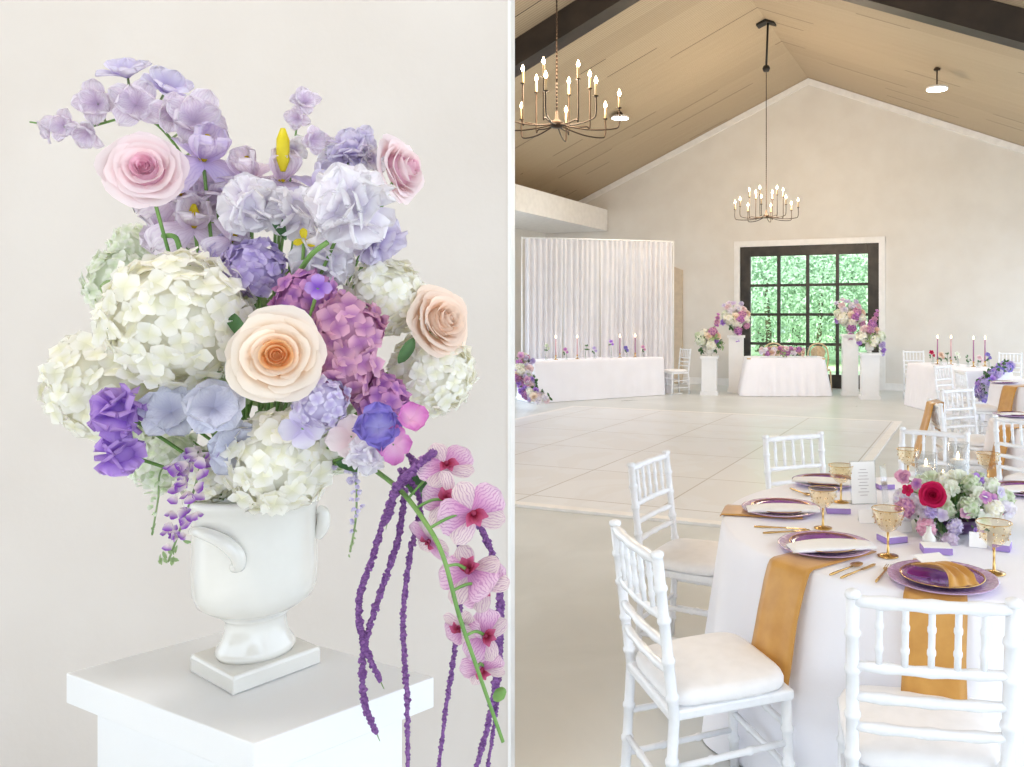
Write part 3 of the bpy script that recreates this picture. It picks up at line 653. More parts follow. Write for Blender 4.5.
# amaranth ropes
def rope(label, pts, r, seed):
    rnd = random.Random(seed); P = [at(*p) for p in pts]; cv = arc(P, 26); o = thing('amaranth', label, 'amaranth', P[0], 0, 'purple amaranth tassels on the right')
    m = MB(); n = len(cv); rg = []
    m.tube([c - P[0] for c in cv], r * .45, 6)
    for i, c in enumerate(cv):
        t = i / (n - 1); rr = r * (1 - .55 * max(0, t - .8) / .2) * (.8 + .25 * math.sin(i * .9 + seed))
        for k in range(7):
            a = rnd.random() * 2 * PI; dr_ = (RT * math.cos(a) + FW * math.sin(a)).normalized(); p = c - P[0] + dr_ * rr * rnd.uniform(.35, .75) + UP * rnd.uniform(-.003, .003)
            s = r * rnd.uniform(.35, .6)
            vs = [p + Vector(v) * s for v in ((1, 0, 0), (-1, 0, 0), (0, 1, 0), (0, -1, 0), (0, 0, 1), (0, 0, -1))]
            z = rnd.random(); m.add(vs, [(0, 2, 4), (2, 1, 4), (1, 3, 4), (3, 0, 4), (2, 0, 5), (1, 2, 5), (3, 1, 5), (0, 3, 5)], False, None, [(.5, rnd.random(), z)] * 6)
    m.build('tassel', P_amar, o)
    m = MB(); e = cv[-1] - P[0]; dd = (cv[-1] - cv[-4]).normalized(); m.tube([e - dd * .004, e + dd * .014], [.0012, .0005], 5); m.build('tip', M_leafp, o)
rope('purple tassel curving out and in, ending on the plinth top', [(424, 462, 1.20), (392, 500, 1.16), (372, 560, 1.14), (359, 600, 1.13), (363, 640, 1.13), (380, 680, 1.13)], .0062, 1)
rope('purple tassel crossing behind the first, ending at the slab', [(405, 490, 1.19), (398, 540, 1.16), (378, 600, 1.14), (364, 650, 1.13), (364, 700, 1.12), (376, 732, 1.12)], .0062, 2)
rope('long straight purple tassel falling past the slab corner', [(400, 470, 1.22), (420, 500, 1.20), (410, 555, 1.16), (403, 620, 1.13), (407, 700, 1.12), (408, 790, 1.11)], .0055, 3)
rope('purple tassel right of the plinth emerging under orchids', [(405, 470, 1.27), (440, 500, 1.24), (462, 560, 1.22), (456, 640, 1.22), (447, 700, 1.22), (436, 790, 1.22)], .0052, 4)
rope('paired purple tassel at the right bottom corner', [(412, 462, 1.28), (460, 500, 1.27), (494, 560, 1.26), (499, 640, 1.26), (491, 710, 1.26), (470, 790, 1.26)], .0072, 5)
rope('thin purple tassel at the extreme right behind the orchids', [(408, 455, 1.29), (450, 490, 1.28), (484, 535, 1.27), (502, 600, 1.28), (497, 700, 1.27), (484, 790, 1.27)], .005, 6)
rope('short purple tassel lying over the blooms at right', [(435, 452, 1.18), (415, 468, 1.15), (396, 488, 1.15), (388, 520, 1.15)], .0075, 7)
# orchid spray, arching stem with blooms as things of one plant
def orchid_mb(R):
    a, b, c = MB(), MB(), MB()
    for ang, L, W in ((0, 1.0, .55), (2.2, .95, .5), (-2.2, .95, .5)):
        petal(a, Matrix.Rotation(ang, 4, 'Z') @ Matrix.Rotation(.2, 4, 'X'), R * L, R * W * 1.3, 6, 7, base=.35, peak=.55, cup=-.12, curl=-.35, ruf=.02)
    for ang in (1.25, -1.25):
        petal(b, Matrix.Translation((0, 0, R * .04)) @ Matrix.Rotation(ang, 4, 'Z') @ Matrix.Rotation(.15, 4, 'X'), R * 1.0, R * 1.05, 8, 7, base=.22, peak=.6, cup=-.1, curl=-.3, ruf=.03)
    for ang in (PI, PI + .9, PI - .9):
        petal(c, Matrix.Translation((0, 0, R * .05)) @ Matrix.Rotation(ang, 4, 'Z') @ Matrix.Rotation(.9, 4, 'X'), R * .48, R * .34, 4, 4, cup=.35, curl=-.9)
    c.tube([(0, 0, 0), (0, R * .03, R * .16), (0, -R * .02, R * .25)], [R * .09, R * .08, R * .05], 8)
    return a, b, c
pts = [(372, 468, 1.27), (400, 490, 1.17), (425, 522, 1.10), (443, 556, 1.075), (459, 615, 1.07), (477, 668, 1.07), (503, 742, 1.07)]
P = [at(*p) for p in pts]; osp = thing('orchid_spray', 'arching spray of veined pink orchids hanging at the right', 'orchid', P[0], 0, None)
cv = arc(P, 10); m = MB(); m.tube([q - P[0] for q in cv], [.0038 - .0014 * i / len(cv) for i in range(len(cv))], 8); m.build('stem', M_stem, osp)
for (px, py, d, rp, nr, spin) in ((446, 466, 1.17, 30, (.1, .5, .6), .3), (449, 500, 1.14, 32, (-.5, 0, .9), 2.6), (473, 514, 1.12, 35, (.15, .1, 1), .35), (470, 572, 1.11, 34, (-.4, .3, .8), 2.9), (484, 586, 1.115, 28, (-.2, -.2, .9), .8),
                                  (462, 628, 1.12, 26, (-.5, -.4, .7), 3.4), (486, 636, 1.11, 26, (.0, 0, 1), 1.2), (430, 540, 1.16, 26, (-.5, -.5, .6), 2.2), (483, 668, 1.115, 24, (-.2, -.5, .8), .4)):
    B = at(px, py, d); R = S(rp, d); tc_ = (CAM - B).normalized(); n = (RT * nr[0] + UP * nr[1] + tc_ * nr[2]).normalized(); Q = frame(n, spin=spin)
    bl = None
    for k, (nm, mb, mt) in enumerate(zip(('sepals', 'petals', 'lip'), orchid_mb(R), (P_orchw, P_orch, P_lip))):
        for i in range(len(mb.v)): mb.v[i] = Q @ mb.v[i] + (B - P[0] if k == 0 else Vector((0, 0, 0)) + (B - P[0]))
        if k == 0: bl = mb.build('bloom', mt, osp)
        else: mb.build(nm, mt, bl)
    near = min(cv, key=lambda c: (c - (B + UP * .02)).length)
    mm = MB(); mm.tube([q - P[0] for q in arc([near, (near + B) / 2 + UP * .006, B - n * .004], 5)], .0022, 6); mm.build('pedicel', M_stem, osp)
m = MB(); b_ = at(499, 695, 1.12) - P[0]; m.lathe([(.001, -.012), (.007, -.006), (.009, .002), (.006, .010), (.001, .014)], 10, Matrix.Translation(b_) @ Matrix.Rotation(.7, 4, 'Y')); m.build('bud', M_stem, osp)
# leaves
def leafblade(label, px, py, d, L, W, nr, up, mt=M_leaf):
    B = at(px, py, d); m = MB(); tc_ = (CAM - B).normalized(); n = (RT * nr[0] + UP * nr[1] + tc_ * nr[2]).normalized()
    petal(m, frame(n, spin=up), L, W, 4, 7, base=.15, peak=.4, cup=.2, curl=-.6); o = m.build('leaf', mt, loc=B); return tag(o, label, 'leaf', 'green leaves in the urn')
leafblade('dark green leaf under the pompon bloom pointing left', 372, 470, 1.25, .06, .022, (0, .3, 1), 1.2)
leafblade('dark leaf behind the base of the orchid spray', 404, 478, 1.22, .05, .028, (0, .3, 1), -2.2)
leafblade('dark leaf above the orchid stem start', 426, 486, 1.21, .04, .024, (0, .3, 1), -1.0)
leafblade('light green leaf between ivory hydrangeas at left', 120, 300, 1.36, .05, .03, (-.2, .3, 1), .6, M_leafp)
leafblade('dark leaf left of the cream rose', 246, 340, 1.24, .06, .02, (0, .2, 1), .5)
leafblade('green leaf beside the peach rose', 414, 338, 1.36, .05, .02, (.3, .2, 1), 2.6)
leafblade('narrow green leaf by the grey blue blooms', 186, 432, 1.23, .05, .02, (0, .2, 1), -.6)
leafblade('dark leaf below the violet bloom by the carnations', 286, 240, 1.34, .07, .018, (0, .2, 1), .4)
rnd = random.Random(3); m = MB()
for i in range(120):
    u = Vector((rnd.gauss(0, 1), rnd.gauss(0, 1), rnd.gauss(0, 1))).normalized(); c = at(262, 352, 1.42); p = Vector((u.x * .15, u.y * .13, u.z * .16)) * rnd.uniform(.5, 1)
    petal(m, Matrix.Translation(p) @ frame(u + Vector((rnd.gauss(0, .4), rnd.gauss(0, .4), rnd.gauss(0, .4))), spin=rnd.random() * 6), .055, .028, 3, 4, cup=.2, curl=-.5)
o = m.build('greenery', M_leafp, loc=at(262, 352, 1.42)); tag(o, 'pale green leaves filling gaps between the urn blooms', 'foliage'); o['kind'] = 'stuff'

# plinth under the urn
ZT = 0.98
Lc, Fc, Rc = ground(66, 673, ZT), ground(254, 744, ZT), ground(434, 677, ZT); Bc = Lc + Rc - Fc; cen = (Lc + Rc) / 2
pl = thing('plinth', 'white painted plinth close by under the large urn', 'plinth', (cen.x, cen.y, 0))
def ring4(k, z0, z1):
    q = [Vector((cen.x * 0, 0, 0)) + (c - cen) * k for c in (Fc, Rc, Bc, Lc)]
    m = MB(); m.slab([(v.x, v.y) for v in q], z0, z1); return m
ring4(1.0, ZT - .052, ZT).build('top_slab', M_paint, pl, bevel=.002)
ring4(.83, .10, ZT - .0525).build('shaft', M_paint, pl, bevel=.002)
ring4(.98, 0.0, .0995).build('base_slab', M_paint, pl, bevel=.002)
# urn
UC = ground(256, 667, ZT + .001); urn = thing('urn', 'glazed white footed urn on the nearby white plinth', 'urn', (UC.x, UC.y, ZT + .001))
k = .93
prof = [(.066, .030), (.069, .038), (.066, .045), (.058, .058), (.053, .075), (.052, .088), (.055, .094), (.060, .098), (.057, .101), (.078, .110), (.098, .124), (.1055, .142), (.107, .18), (.106, .24), (.107, .278), (.113, .292), (.120, .300), (.121, .310), (.112, .313), (.104, .30), (.098, .25), (.090, .16), (.05, .13)]
m = MB(); m.lathe([(r * k, z) for r, z in prof], 56); m.build('bowl', M_ceram, urn)
ang = math.atan2((Rc - Fc).y, (Rc - Fc).x) ; q = .076
m = MB(); Mx = Matrix.Rotation(ang + .12, 4, 'Z'); m.rings([[(sx * s, sy * s, z) for sx, sy in ((-1, -1), (1, -1), (1, 1), (-1, 1))] for s, z in ((q, 0), (q, .024), (q * .97, .030))], M=Mx, smooth=False)
m.build('foot', M_ceram, urn, bevel=.002)
for sgn in (-1, 1):       # scrolled handles hugging the rim
    m = MB(); base = Matrix.Rotation(YAW - .15 if sgn < 0 else YAW + .25, 4, 'Z')
    cvh = arc([(-.055, -.096, .280), (-.02, -.113, .283), (.02, -.115, .270), (.040, -.106, .245), (.040, -.102, .225), (.028, -.103, .222)], 6) if sgn < 0 else arc([(.108, 0, .292), (.117, 0, .286), (.119, 0, .268), (.114, .0, .25), (.107, 0, .238)], 6)
    m.tube([c * k for c in cvh], [.007 + .005 * math.sin(PI * i / len(cvh)) for i in range(len(cvh))], 10, base); m.build('handle', M_ceram, urn)

# ================================================================== CHAIRS
def bam(p, q, r, rings, n=10):
    p, q = Vector(p), Vector(q); L = (q - p).length; pts = []; rs = []; ks = sorted(rings)
    pts.append(p); rs.append(r)
    for k_ in ks:
        for dt, f in ((-.011 / L, 1), (-.005 / L, 1.28), (.005 / L, 1.28), (.011 / L, 1)):
            t = min(.999, max(.001, k_ + dt)); pts.append(p.lerp(q, t)); rs.append(r * f)
    pts.append(q); rs.append(r); return pts, rs
def make_chair(label):
    t = thing('chiavari_chair', label, 'chair')
    for s in (-1, 1):
        m = MB(); a, ra = bam((s * .185, -.215, 0), (s * .185, -.19, .43), .0165, (.2, .45, .7)); b, rb = bam((s * .185, -.19, .43), (s * .188, -.245, .905), .0165, (.12, .35, .6, .8))
        m.tube(a + b[1:], ra + rb[1:], 10); m.lathe([(.0165, 0), (.02, .006), (.019, .016), (.008, .022)], 10, Matrix.Translation((s * .188, -.245, .900))); m.build('leg', M_chair, t)
        m = MB(); a, ra = bam((s * .19, .20, 0), (s * .185, .185, .43), .0165, (.25, .5, .75)); m.tube(a, ra, 10); m.build('leg', M_chair, t)
    m = MB(); z0, z1 = .415, .447
    m.slab([(-.205, .205), (-.19, -.205), (.19, -.205), (.205, .205)][::-1], z0, z1); m.build('seat_frame', M_chair, t, bevel=.008)
    rg = []
    for sc, z in ((.90, .448), (.985, .452), (1.0, .462), (1.0, .475), (.97, .488), (.88, .496), (.6, .502), (.2, .504)):
        rg.append([((.205 - .012 * (1 if math.sin(a) < 0 else 0)) * sc * math.copysign(abs(math.cos(a)) ** .38, math.cos(a)), .20 * sc * math.copysign(abs(math.sin(a)) ** .38, math.sin(a)) + .003, z) for a in [2 * PI * i / 44 for i in range(44)]])
    m = MB(); m.rings(rg); m.build('seat_cushion', M_cush, t)
    def yz(z): return -.19 - .055 * (z - .43) / .475
    for z, r in ((.893, .015), (.725, .0125), (.645, .0125), (.565, .0125)):
        m = MB(); pts_ = [(x, yz(z) - .012 * (1 - (x / .188) ** 2), z) for x in [-.186 + .372 * i / 10 for i in range(11)]]
        m.tube(pts_, [r * (1.25 if i % 3 == 2 and 0 < i < 10 else 1) for i in range(11)], 10); m.build('top_rail' if z > .8 else 'back_rail', M_chair, t)
    for i in range(5):
        x = -.186 + .372 * (i + 1) / 6; dy = -.012 * (1 - (x / .188) ** 2)
        p, rr = bam((x, yz(.725) + dy, .725), (x, yz(.893) + dy, .893), .0085, (.3, .65), 8); m = MB(); m.tube(p, rr, 8); m.build('spindle', M_chair, t)
    for z, (a, b) in ((.14, ((-.187, -.208), (-.188, .195))), (.28, ((-.186, -.2), (-.187, .19))), (.14, ((.187, -.208), (.188, .195))), (.28, ((.186, -.2), (.187, .19))), (.20, ((-.188, .193), (.188, .193))), (.33, ((-.187, .19), (.187, .19))), (.20, ((-.186, -.204), (.186, -.204)))):
        p, rr = bam((a[0], a[1], z), (b[0], b[1], z), .0105, (.33, .66), 8); m = MB(); m.tube(p, rr, 8); m.build('stretcher', M_chair, t)
    return t
proto = [None]
def chair(label, bx_, bd, fx, fd, group=None):
    """bx_, bd: centre of the back's top rail (across, away); fx, fd: facing"""
    f = (RT * fx + FW * fd).normalized(); B = V(bx_, bd, 0); O = B + f * .245; rz = math.atan2(f.y, f.x) - PI / 2
    if proto[0] is None: proto[0] = make_chair(label); t = proto[0]
    else: t = copy_tree(proto[0])
    return place(t, O, rz, label, group)
G1 = 'white chiavari chairs in the hall'
chair('white chiavari chair nearest at the bottom right, seen from behind', .65, 1.95, .165, .986, G1)
chair('white chiavari chair at left foreground facing the table', -.094, 2.48, .925, .38, G1)
chair('white chiavari chair behind the left foreground one', -.075, 3.86, .90, -.43, G1)
chair('white chiavari chair alone beyond the near table at its left', .74, 4.61, .41, -.91, G1)
chair('white chiavari chair directly behind the candles of the near table', 1.6, 4.76, -.55, -.83, G1)
chair('white chiavari chair cut by the right edge, middle distance', 2.36, 5.30, .80, .58, G1)
chair('white chiavari chair facing the camera left of the second round table', 2.72, 7.45, .42, -.91, G1)
cG = chair('white chiavari chair seen edge on with an ochre cloth over its back', 2.14, 6.35, .99, -.1, G1)
chair('white chiavari chair at the left of the third round table', 3.60, 9.75, .99, -.05, G1)
chair('white chiavari chair behind, against the right long table', 3.78, 10.9, .6, -.8, G1)
chair('white chiavari chair at the right edge in front of third table', 4.28, 8.55, .25, .97, G1)
chair('farthest right white chiavari chair beyond the long table', 6.3, 14.6, -.5, -.87, G1)
chair('white chiavari chair behind the far end of right long table', 4.75, 15.3, -.05, -1, G1)
chair('white chiavari chair standing beside the white drape', .42, 16.35, -.85, -.52, G1)
# ochre cloth over the edge-on chair
m = MB(); vs = []
for j in range(14):
    t_ = j / 13
    for i in range(7):
        x = -.15 + .3 * i / 6
        if t_ < .5: z = .40 + (.93 - .40) * t_ * 2; y = -.275 - .14 * (1 - t_ * 2)
        else: z = .93 - .25 * (t_ - .5) * 2; y = -.205 - .0 * t_
        vs.append((x * (.75 + .25 * abs(t_ - .5)), y + .006 * math.sin(i * 2 + j * .4), z + (.012 if 5 < j < 8 else 0)))
m.add(vs, [(j * 7 + i, j * 7 + i + 1, (j + 1) * 7 + i + 1, (j + 1) * 7 + i) for j in range(13) for i in range(6)], True)
o = m.build('draped_cloth', M_ochre); o.location = cG.location; o.rotation_euler = cG.rotation_euler; sm_ = o.modifiers.new('thick', 'SOLIDIFY'); sm_.thickness = .004
tag(o, 'ochre satin cloth over the back of an edge-on white chair', 'cloth')
# round-backed wooden chairs behind the sweetheart table
def wood_chair(label, px, d):
    t = thing('round_back_chair', label, 'chair', V((px - PPX) / F_PX * d, d, 0), YAW + PI, 'pale wooden chairs at the sweetheart table')
    for sx in (-1, 1):
        for sy in (-1, 1): m = MB(); m.tube([(sx * .2, sy * .19, 0), (sx * .18, sy * .18, .44)], [.015, .019], 8); m.build('leg', M_wood, t)
    m = MB(); m.lathe([(.05, .44), (.21, .44), (.225, .455), (.21, .475), (.05, .478)], 24); m.build('seat', M_wood, t)
    hoop = arc([(-.18, -.17, .46), (-.215, -.2, .7), (-.17, -.22, .92), (0, -.23, 1.0), (.17, -.22, .92), (.215, -.2, .7), (.18, -.17, .46)], 8)
    m = MB(); m.tube(hoop, .017, 8); m.build('back_hoop', M_wood, t)
    m = MB(); m.rings([[(x * q, -.21, .74 + (z - .74) * q) for x, z in [(.17 * math.cos(a), .82 + .15 * math.sin(a)) for a in [2 * PI * i / 20 for i in range(20)]]] for q in (.92,)] + [[(x * .92, -.228, z) for x, z in [(.17 * math.cos(a), .80 + .15 * math.sin(a)) for a in [2 * PI * i / 20 for i in range(20)]]]]); m.build('back_pad', M_wood, t)
    for x in (-.12, -.06, 0, .06, .12): m = MB(); m.tube([(x, -.18, .46), (x * 1.1, -.215, .8)], .007, 6); m.build('spindle', M_wood, t)
wood_chair('pale wooden round-backed chair behind the table flowers', 775, 16.9)
wood_chair('pale wooden round-backed chair at the right of the sweetheart table', 820, 16.7)

# ================================================================== TABLES
def outline_rect(lx, ly, r, n=12):
    pts_ = []
    def seg(a, b, k_): return [(a[0] + (b[0] - a[0]) * i / k_, a[1] + (b[1] - a[1]) * i / k_) for i in range(k_)]
    cs = [((lx / 2 - r), (ly / 2 - r), 0), (-(lx / 2 - r), (ly / 2 - r), PI / 2), (-(lx / 2 - r), -(ly / 2 - r), PI), ((lx / 2 - r), -(ly / 2 - r), 3 * PI / 2)]
    for i, (cx_, cy_, a0) in enumerate(cs):
        ar = [(cx_ + r * math.cos(a0 + PI / 2 * k_ / 6), cy_ + r * math.sin(a0 + PI / 2 * k_ / 6)) for k_ in range(7)]
        nx = cs[(i + 1) % 4]; b = (nx[0] + r * math.cos(nx[2]), nx[1] + r * math.sin(nx[2])); L = math.dist(ar[-1], b)
        pts_ += ar[:-1] + seg(ar[-1], b, max(2, int(L / .05)))
    return pts_
def cloth_mb(out, zt, flare, amp, nf, zb=.006, corner=0.0, seed=0.0):
    n = len(out); nrm = []
    for i in range(n):
        a, b = out[i - 1], out[(i + 1) % n]; t = Vector((b[0] - a[0], b[1] - a[1], 0)).normalized(); nrm.append((t.y, -t.x))
    m = MB(); rg = []
    for k_, z in ((.02, zt), (.5, zt), (.9, zt), (.985, zt), (1.0, zt - .006)): rg.append([(x * k_, y * k_, z) for x, y in out])
    H = zt - zb
    ar = 0; al = []
    for i in range(n): al.append(ar); ar += math.dist(out[i], out[(i + 1) % n])
    for j in range(1, 15):
        t = j / 14; row = []
        for i, (x, y) in enumerate(out):
            s = al[i] / ar * 2 * PI
            w = amp * (t ** .7) * (math.sin(nf * s + seed + .6 * math.sin(3 * s)) * .6 + .4 * math.sin(nf * .53 * 2 // 1 * s + 2 * seed))
            off = .004 + flare * t + w
            row.append((x + nrm[i][0] * off, y + nrm[i][1] * off, zt - .006 - (H - .006) * t))
        rg.append(row)
    m.rings(rg, cap0=True, cap1=False); return m
def table_frame(t, kind, a, b=0, z=.75):
    if kind == 'round':
        m = MB(); m.lathe([(.02, z - .03), (a - .01, z - .03), (a, z - .015), (a - .01, z), (.02, z)], 48); m.build('tabletop', M_wood, t)
        sp = [(a * .6, 0), (-a * .6, 0), (0, a * .6), (0, -a * .6)]
    else:
        m = MB(); m.box(-a / 2, a / 2, -b / 2, b / 2, z - .03, z); m.build('tabletop', M_wood, t); sp = [(sx * a * .42, sy * b * .36) for sx in (-1, 1) for sy in (-1, 1)]
    for x, y in sp: m = MB(); m.tube([(x, y, 0), (x, y, z - .03)], .016, 8); m.build('leg', M_bronze, t)
RT_R = .915
def round_table(name_l, cloth_l, cx_, cd, seed):
    P0 = V(cx_, cd, 0); t = thing('round_table', name_l, 'table', P0, 0, 'round tables'); table_frame(t, 'round', RT_R - .01)
    out = [(RT_R * math.cos(2 * PI * i / 220), RT_R * math.sin(2 * PI * i / 220)) for i in range(220)]
    o = cloth_mb(out, .758, .085, .04, 12, seed=seed).build('tablecloth', M_cloth, loc=P0); tag(o, cloth_l, 'tablecloth', 'white floor-length tablecloths'); return P0
T1 = round_table('near round table under a white cloth with place settings', 'white floor-length cloth on the near round table', 1.15, 3.25, .5)
T2 = round_table('second round table at the right edge, middle distance', 'white cloth on the second round table at right edge', 3.48, 6.15, 1.5)
T3 = round_table('third round table farther back at the right edge', 'white cloth on the third round table with an ochre napkin', 4.93, 9.70, 2.5)
def long_table(tl, cl, P0, rz, lx, ly, flare=.03, amp=.014, nf=34, seed=0.0, r=.03):
    t = thing('banquet_table', tl, 'table', P0, rz, 'rectangular tables'); table_frame(t, 'rect', lx - .01, ly - .01)
    o = cloth_mb(outline_rect(lx, ly, r), .758, flare, amp, nf, seed=seed).build('tablecloth', M_cloth, loc=P0); o.rotation_euler = (0, 0, rz); tag(o, cl, 'tablecloth', 'white floor-length tablecloths')
# left long table
a = ground(534, 361.5, .76); b = ground(664, 357, .76); dv = b - a; LT_rz = math.atan2(dv.y, dv.x); nb = Vector((-dv.y, dv.x, 0)).normalized(); a_lt, dv_lt, nb_lt = a.copy(), dv.copy(), nb.copy(); LTc = (a + b) / 2 + nb * .38; LTc.z = 0
long_table('long table in front of the white drape', 'white cloth on the long table before the drape', LTc, LT_rz, dv.length, .76, .02, .010, 26, .3)
# sweetheart table
a2 = ground(747, 357.5, .76); b2 = ground(826, 357.5, .76); dv2 = b2 - a2; STc = (a2 + b2) / 2 + FW * .36; STc.z = 0; ST_rz = math.atan2(dv2.y, dv2.x)
long_table('small sweetheart table before the glazed door', 'white puddling cloth on the table before the door', STc, ST_rz, dv2.length, .7, .14, .04, 22, .9, r=.12)
# right long table
a3 = V(4.3, 14.2, 0); b3 = V(4.52, 12.05, 0); dv3 = b3 - a3; RTz = math.atan2(dv3.y, dv3.x); nb3 = Vector((-dv3.y, dv3.x, 0)).normalized(); RTc = (a3 + b3) / 2 + nb3 * .38
long_table('long table at the right running towards the far wall', 'white cloth on the right-hand long table', RTc, RTz, dv3.length, .76, .05, .02, 30, 1.9)

# ------------------------------------------------------------------ small blooms for distant arrangements
random.seed(21)
SM = {}
def small(kind, mt):
    key = (kind, mt.name)
    if key in SM: return SM[key]
    if kind == 'hydrangea': mb = hydrangea(1.0, 34, .42)
    elif kind == 'rose':
        o_, i_ = rose(1.0); base = len(o_.v); o_.v += i_.v; o_.f += [tuple(k_ + base for k_ in f) for f in i_.f]; o_.sm += i_.sm; o_.pc += i_.pc; o_.mi += i_.mi; mb = o_
    elif kind == 'carnation': mb = carnation(1.0, 26)
    elif kind == 'orchid': mb = open_flower(1.0, 5, .8, rows=1)
    else: mb = MB(); [petal(mb, frame(Vector((random.gauss(0, .5), random.gauss(0, .5), 1)), spin=q * 1.3) @ Matrix.Rotation(.6, 4, 'X'), 1.0, .42, 3, 5, cup=.2, curl=-.6) for q in range(5)]
    tmp = mb.build(kind, mt); me = tmp.data; bpy.data.objects.remove(tmp); SM[key] = me; return me
def bloom(parent, kind, mt, loc, R, nrm):
    o = link(kind, small(kind, mt), parent); o.location = loc; o.scale = (R, R, R)
    o.rotation_euler = frame(nrm, spin=random.random() * 6).to_euler(); return o
def arrangement(name, label, P, blooms, group=None, vase=None, cat='flower arrangement', leaves=8, spread=.2, lc=(0, 0, .1), k=1.0):
    """blooms in metres: (right, up, toward camera, radius, kind, material)"""
    t = thing(name, label, cat, P, 0, group)
    if vase: vase(t)
    c0 = Vector(lc)
    sb = MB()
    for (x, z, y, R, kind, mt) in blooms:
        x, y, z, R = x * k, y * k, z * k * (1.12 if k > 1 else 1), R * (1 + (k - 1) * .6)
        L = RT * x - FW * y + UP * z; n = (L - c0) ; n = (n.normalized() * .7 - FW * .6) if n.length > .01 else -FW
        bloom(t, kind, mt, L, R, n)
        sb.tube([L, (L + c0) / 2 + UP * .01, c0], .0025, 5)
    sb.build('stem_bundle', M_stem, t)
    for i in range(leaves):
        u = Vector((random.gauss(0, 1), random.gauss(0, 1), random.gauss(0, .8))).normalized(); bloom(t, 'leaf_cluster', random.choice((M_leaf, M_leafp)), c0 + u * spread * random.uniform(.6, 1), spread * .45, u)
    return t
def urn_small(t):
    m = MB(); s = .8
    m.lathe([(r * s, z * s - .24) for r, z in prof], 20); m.box(-.07, .07, -.07, .07, -.24, -.216); m.build('urn', M_ceram, t)
def big_arr():
    r_ = random.uniform; L = []
    for (x, z, y, R, k_, mt) in [(-.14, .10, .08, .12, 'hydrangea', P_white), (.02, .02, .12, .10, 'hydrangea', P_white), (.16, .10, .04, .11, 'hydrangea', P_white), (-.02, .14, .14, .075, 'rose', P_cream), (.10, .18, .08, .09, 'hydrangea', P_mauve2),
                                 (.04, .10, .13, .09, 'hydrangea', P_mauve), (-.10, .22, .05, .085, 'carnation', P_lilacw), (.02, .27, .04, .09, 'carnation', P_lilacw), (.14, .27, .0, .07, 'rose', P_pink), (-.16, .30, .0, .07, 'rose', P_pink),
                                 (-.22, .34, -.02, .06, 'orchid', P_lilac), (-.14, .38, -.02, .06, 'orchid', P_dusty), (-.04, .36, 0, .07, 'orchid', P_iris), (.10, .34, -.02, .06, 'carnation', P_lilac), (-.24, .06, .06, .07, 'carnation', P_violet),
                                 (.20, .0, .06, .07, 'hydrangea', P_mauve2), (.22, .20, 0, .07, 'rose', P_peach), (-.2, .18, -.02, .09, 'hydrangea', P_white2), (.06, .2, -.1, .12, 'hydrangea', P_white), (-.06, .05, -.1, .12, 'hydrangea', P_white2)]:
        L.append((x + r_(-.015, .015), z + r_(-.015, .015), y, R, k_, mt))
    return L
def plinth(label, px, pyb, h, w):
    P0 = ground(px, pyb); P0 = P0 + FW * (w / 2); t = thing('plinth', label, 'plinth', (P0.x, P0.y, 0), .25, 'white plinths by the far wall')
    m = MB(); m.box(-w / 2, w / 2, -w / 2, w / 2, h - .05, h); m.build('top_slab', M_paint, t, bevel=.004)
    m = MB(); q = w / 2 - .028; m.box(-q, q, -q, q, .08, h - .0505); m.build('shaft', M_paint, t, bevel=.004)
    m = MB(); m.box(-w / 2, w / 2, -w / 2, w / 2, 0, .0795); m.build('base_slab', M_paint, t, bevel=.004)
    return Vector((P0.x, P0.y, h))
p1 = plinth('short white plinth leftmost, near the drape', 710, 395.5, .78, .36)
p2 = plinth('tall white plinth left of the sweetheart table', 737, 393, 1.18, .36)
p3 = plinth('tall white plinth right of the door panes', 852, 396, 1.22, .36)
p4 = plinth('short white plinth rightmost by the door casing', 872, 400, .88, .38)
GA = 'urn arrangements on far plinths'
M1 = [(-.15, .08, .06, .10, 'hydrangea', P_white2), (.02, .02, .10, .10, 'hydrangea', P_white), (.12, .06, .06, .07, 'carnation', P_violet), (-.02, .16, .08, .08, 'rose', P_cream), (-.10, .2, .02, .08, 'hydrangea', P_white), (.06, .22, .05, .09, 'hydrangea', P_mauve2),
      (.14, .16, .02, .08, 'rose', P_peach), (.12, .32, 0, .06, 'orchid', P_mauve), (.13, .37, 0, .06, 'carnation', P_mauve2), (.14, .43, 0, .05, 'carnation', P_mauve), (.15, .49, 0, .04, 'orchid', P_mauve), (-.2, .16, 0, .07, 'hydrangea', P_green), (.05, .12, -.1, .12, 'hydrangea', P_white2), (-.08, .05, -.1, .11, 'hydrangea', P_white)]
arrangement('flower_arrangement', 'low urn of white and mauve flowers on the short left plinth', p1 + UP * .2, M1, GA, lambda t: (urn_small(t)), leaves=14, spread=.26, k=1.15)
arrangement('flower_arrangement', 'urn of lilac and white flowers on the tall left plinth', p2 + UP * .2, big_arr() + [(.02, -.08, .14, .08, 'hydrangea', P_mauve), (.04, -.18, .13, .055, 'orchid', P_mauve), (.02, -.26, .13, .045, 'orchid', P_violet)], GA, urn_small, leaves=10, k=1.13)
arrangement('flower_arrangement', 'urn of lilac and white flowers on the tall right plinth', p3 + UP * .2, big_arr() + [(.0, -.06, .14, .08, 'hydrangea', P_mauve), (-.02, -.16, .13, .06, 'orchid', P_mauve), (-.02, -.24, .13, .05, 'orchid', P_mauve2)], GA, urn_small, leaves=10, k=1.13)
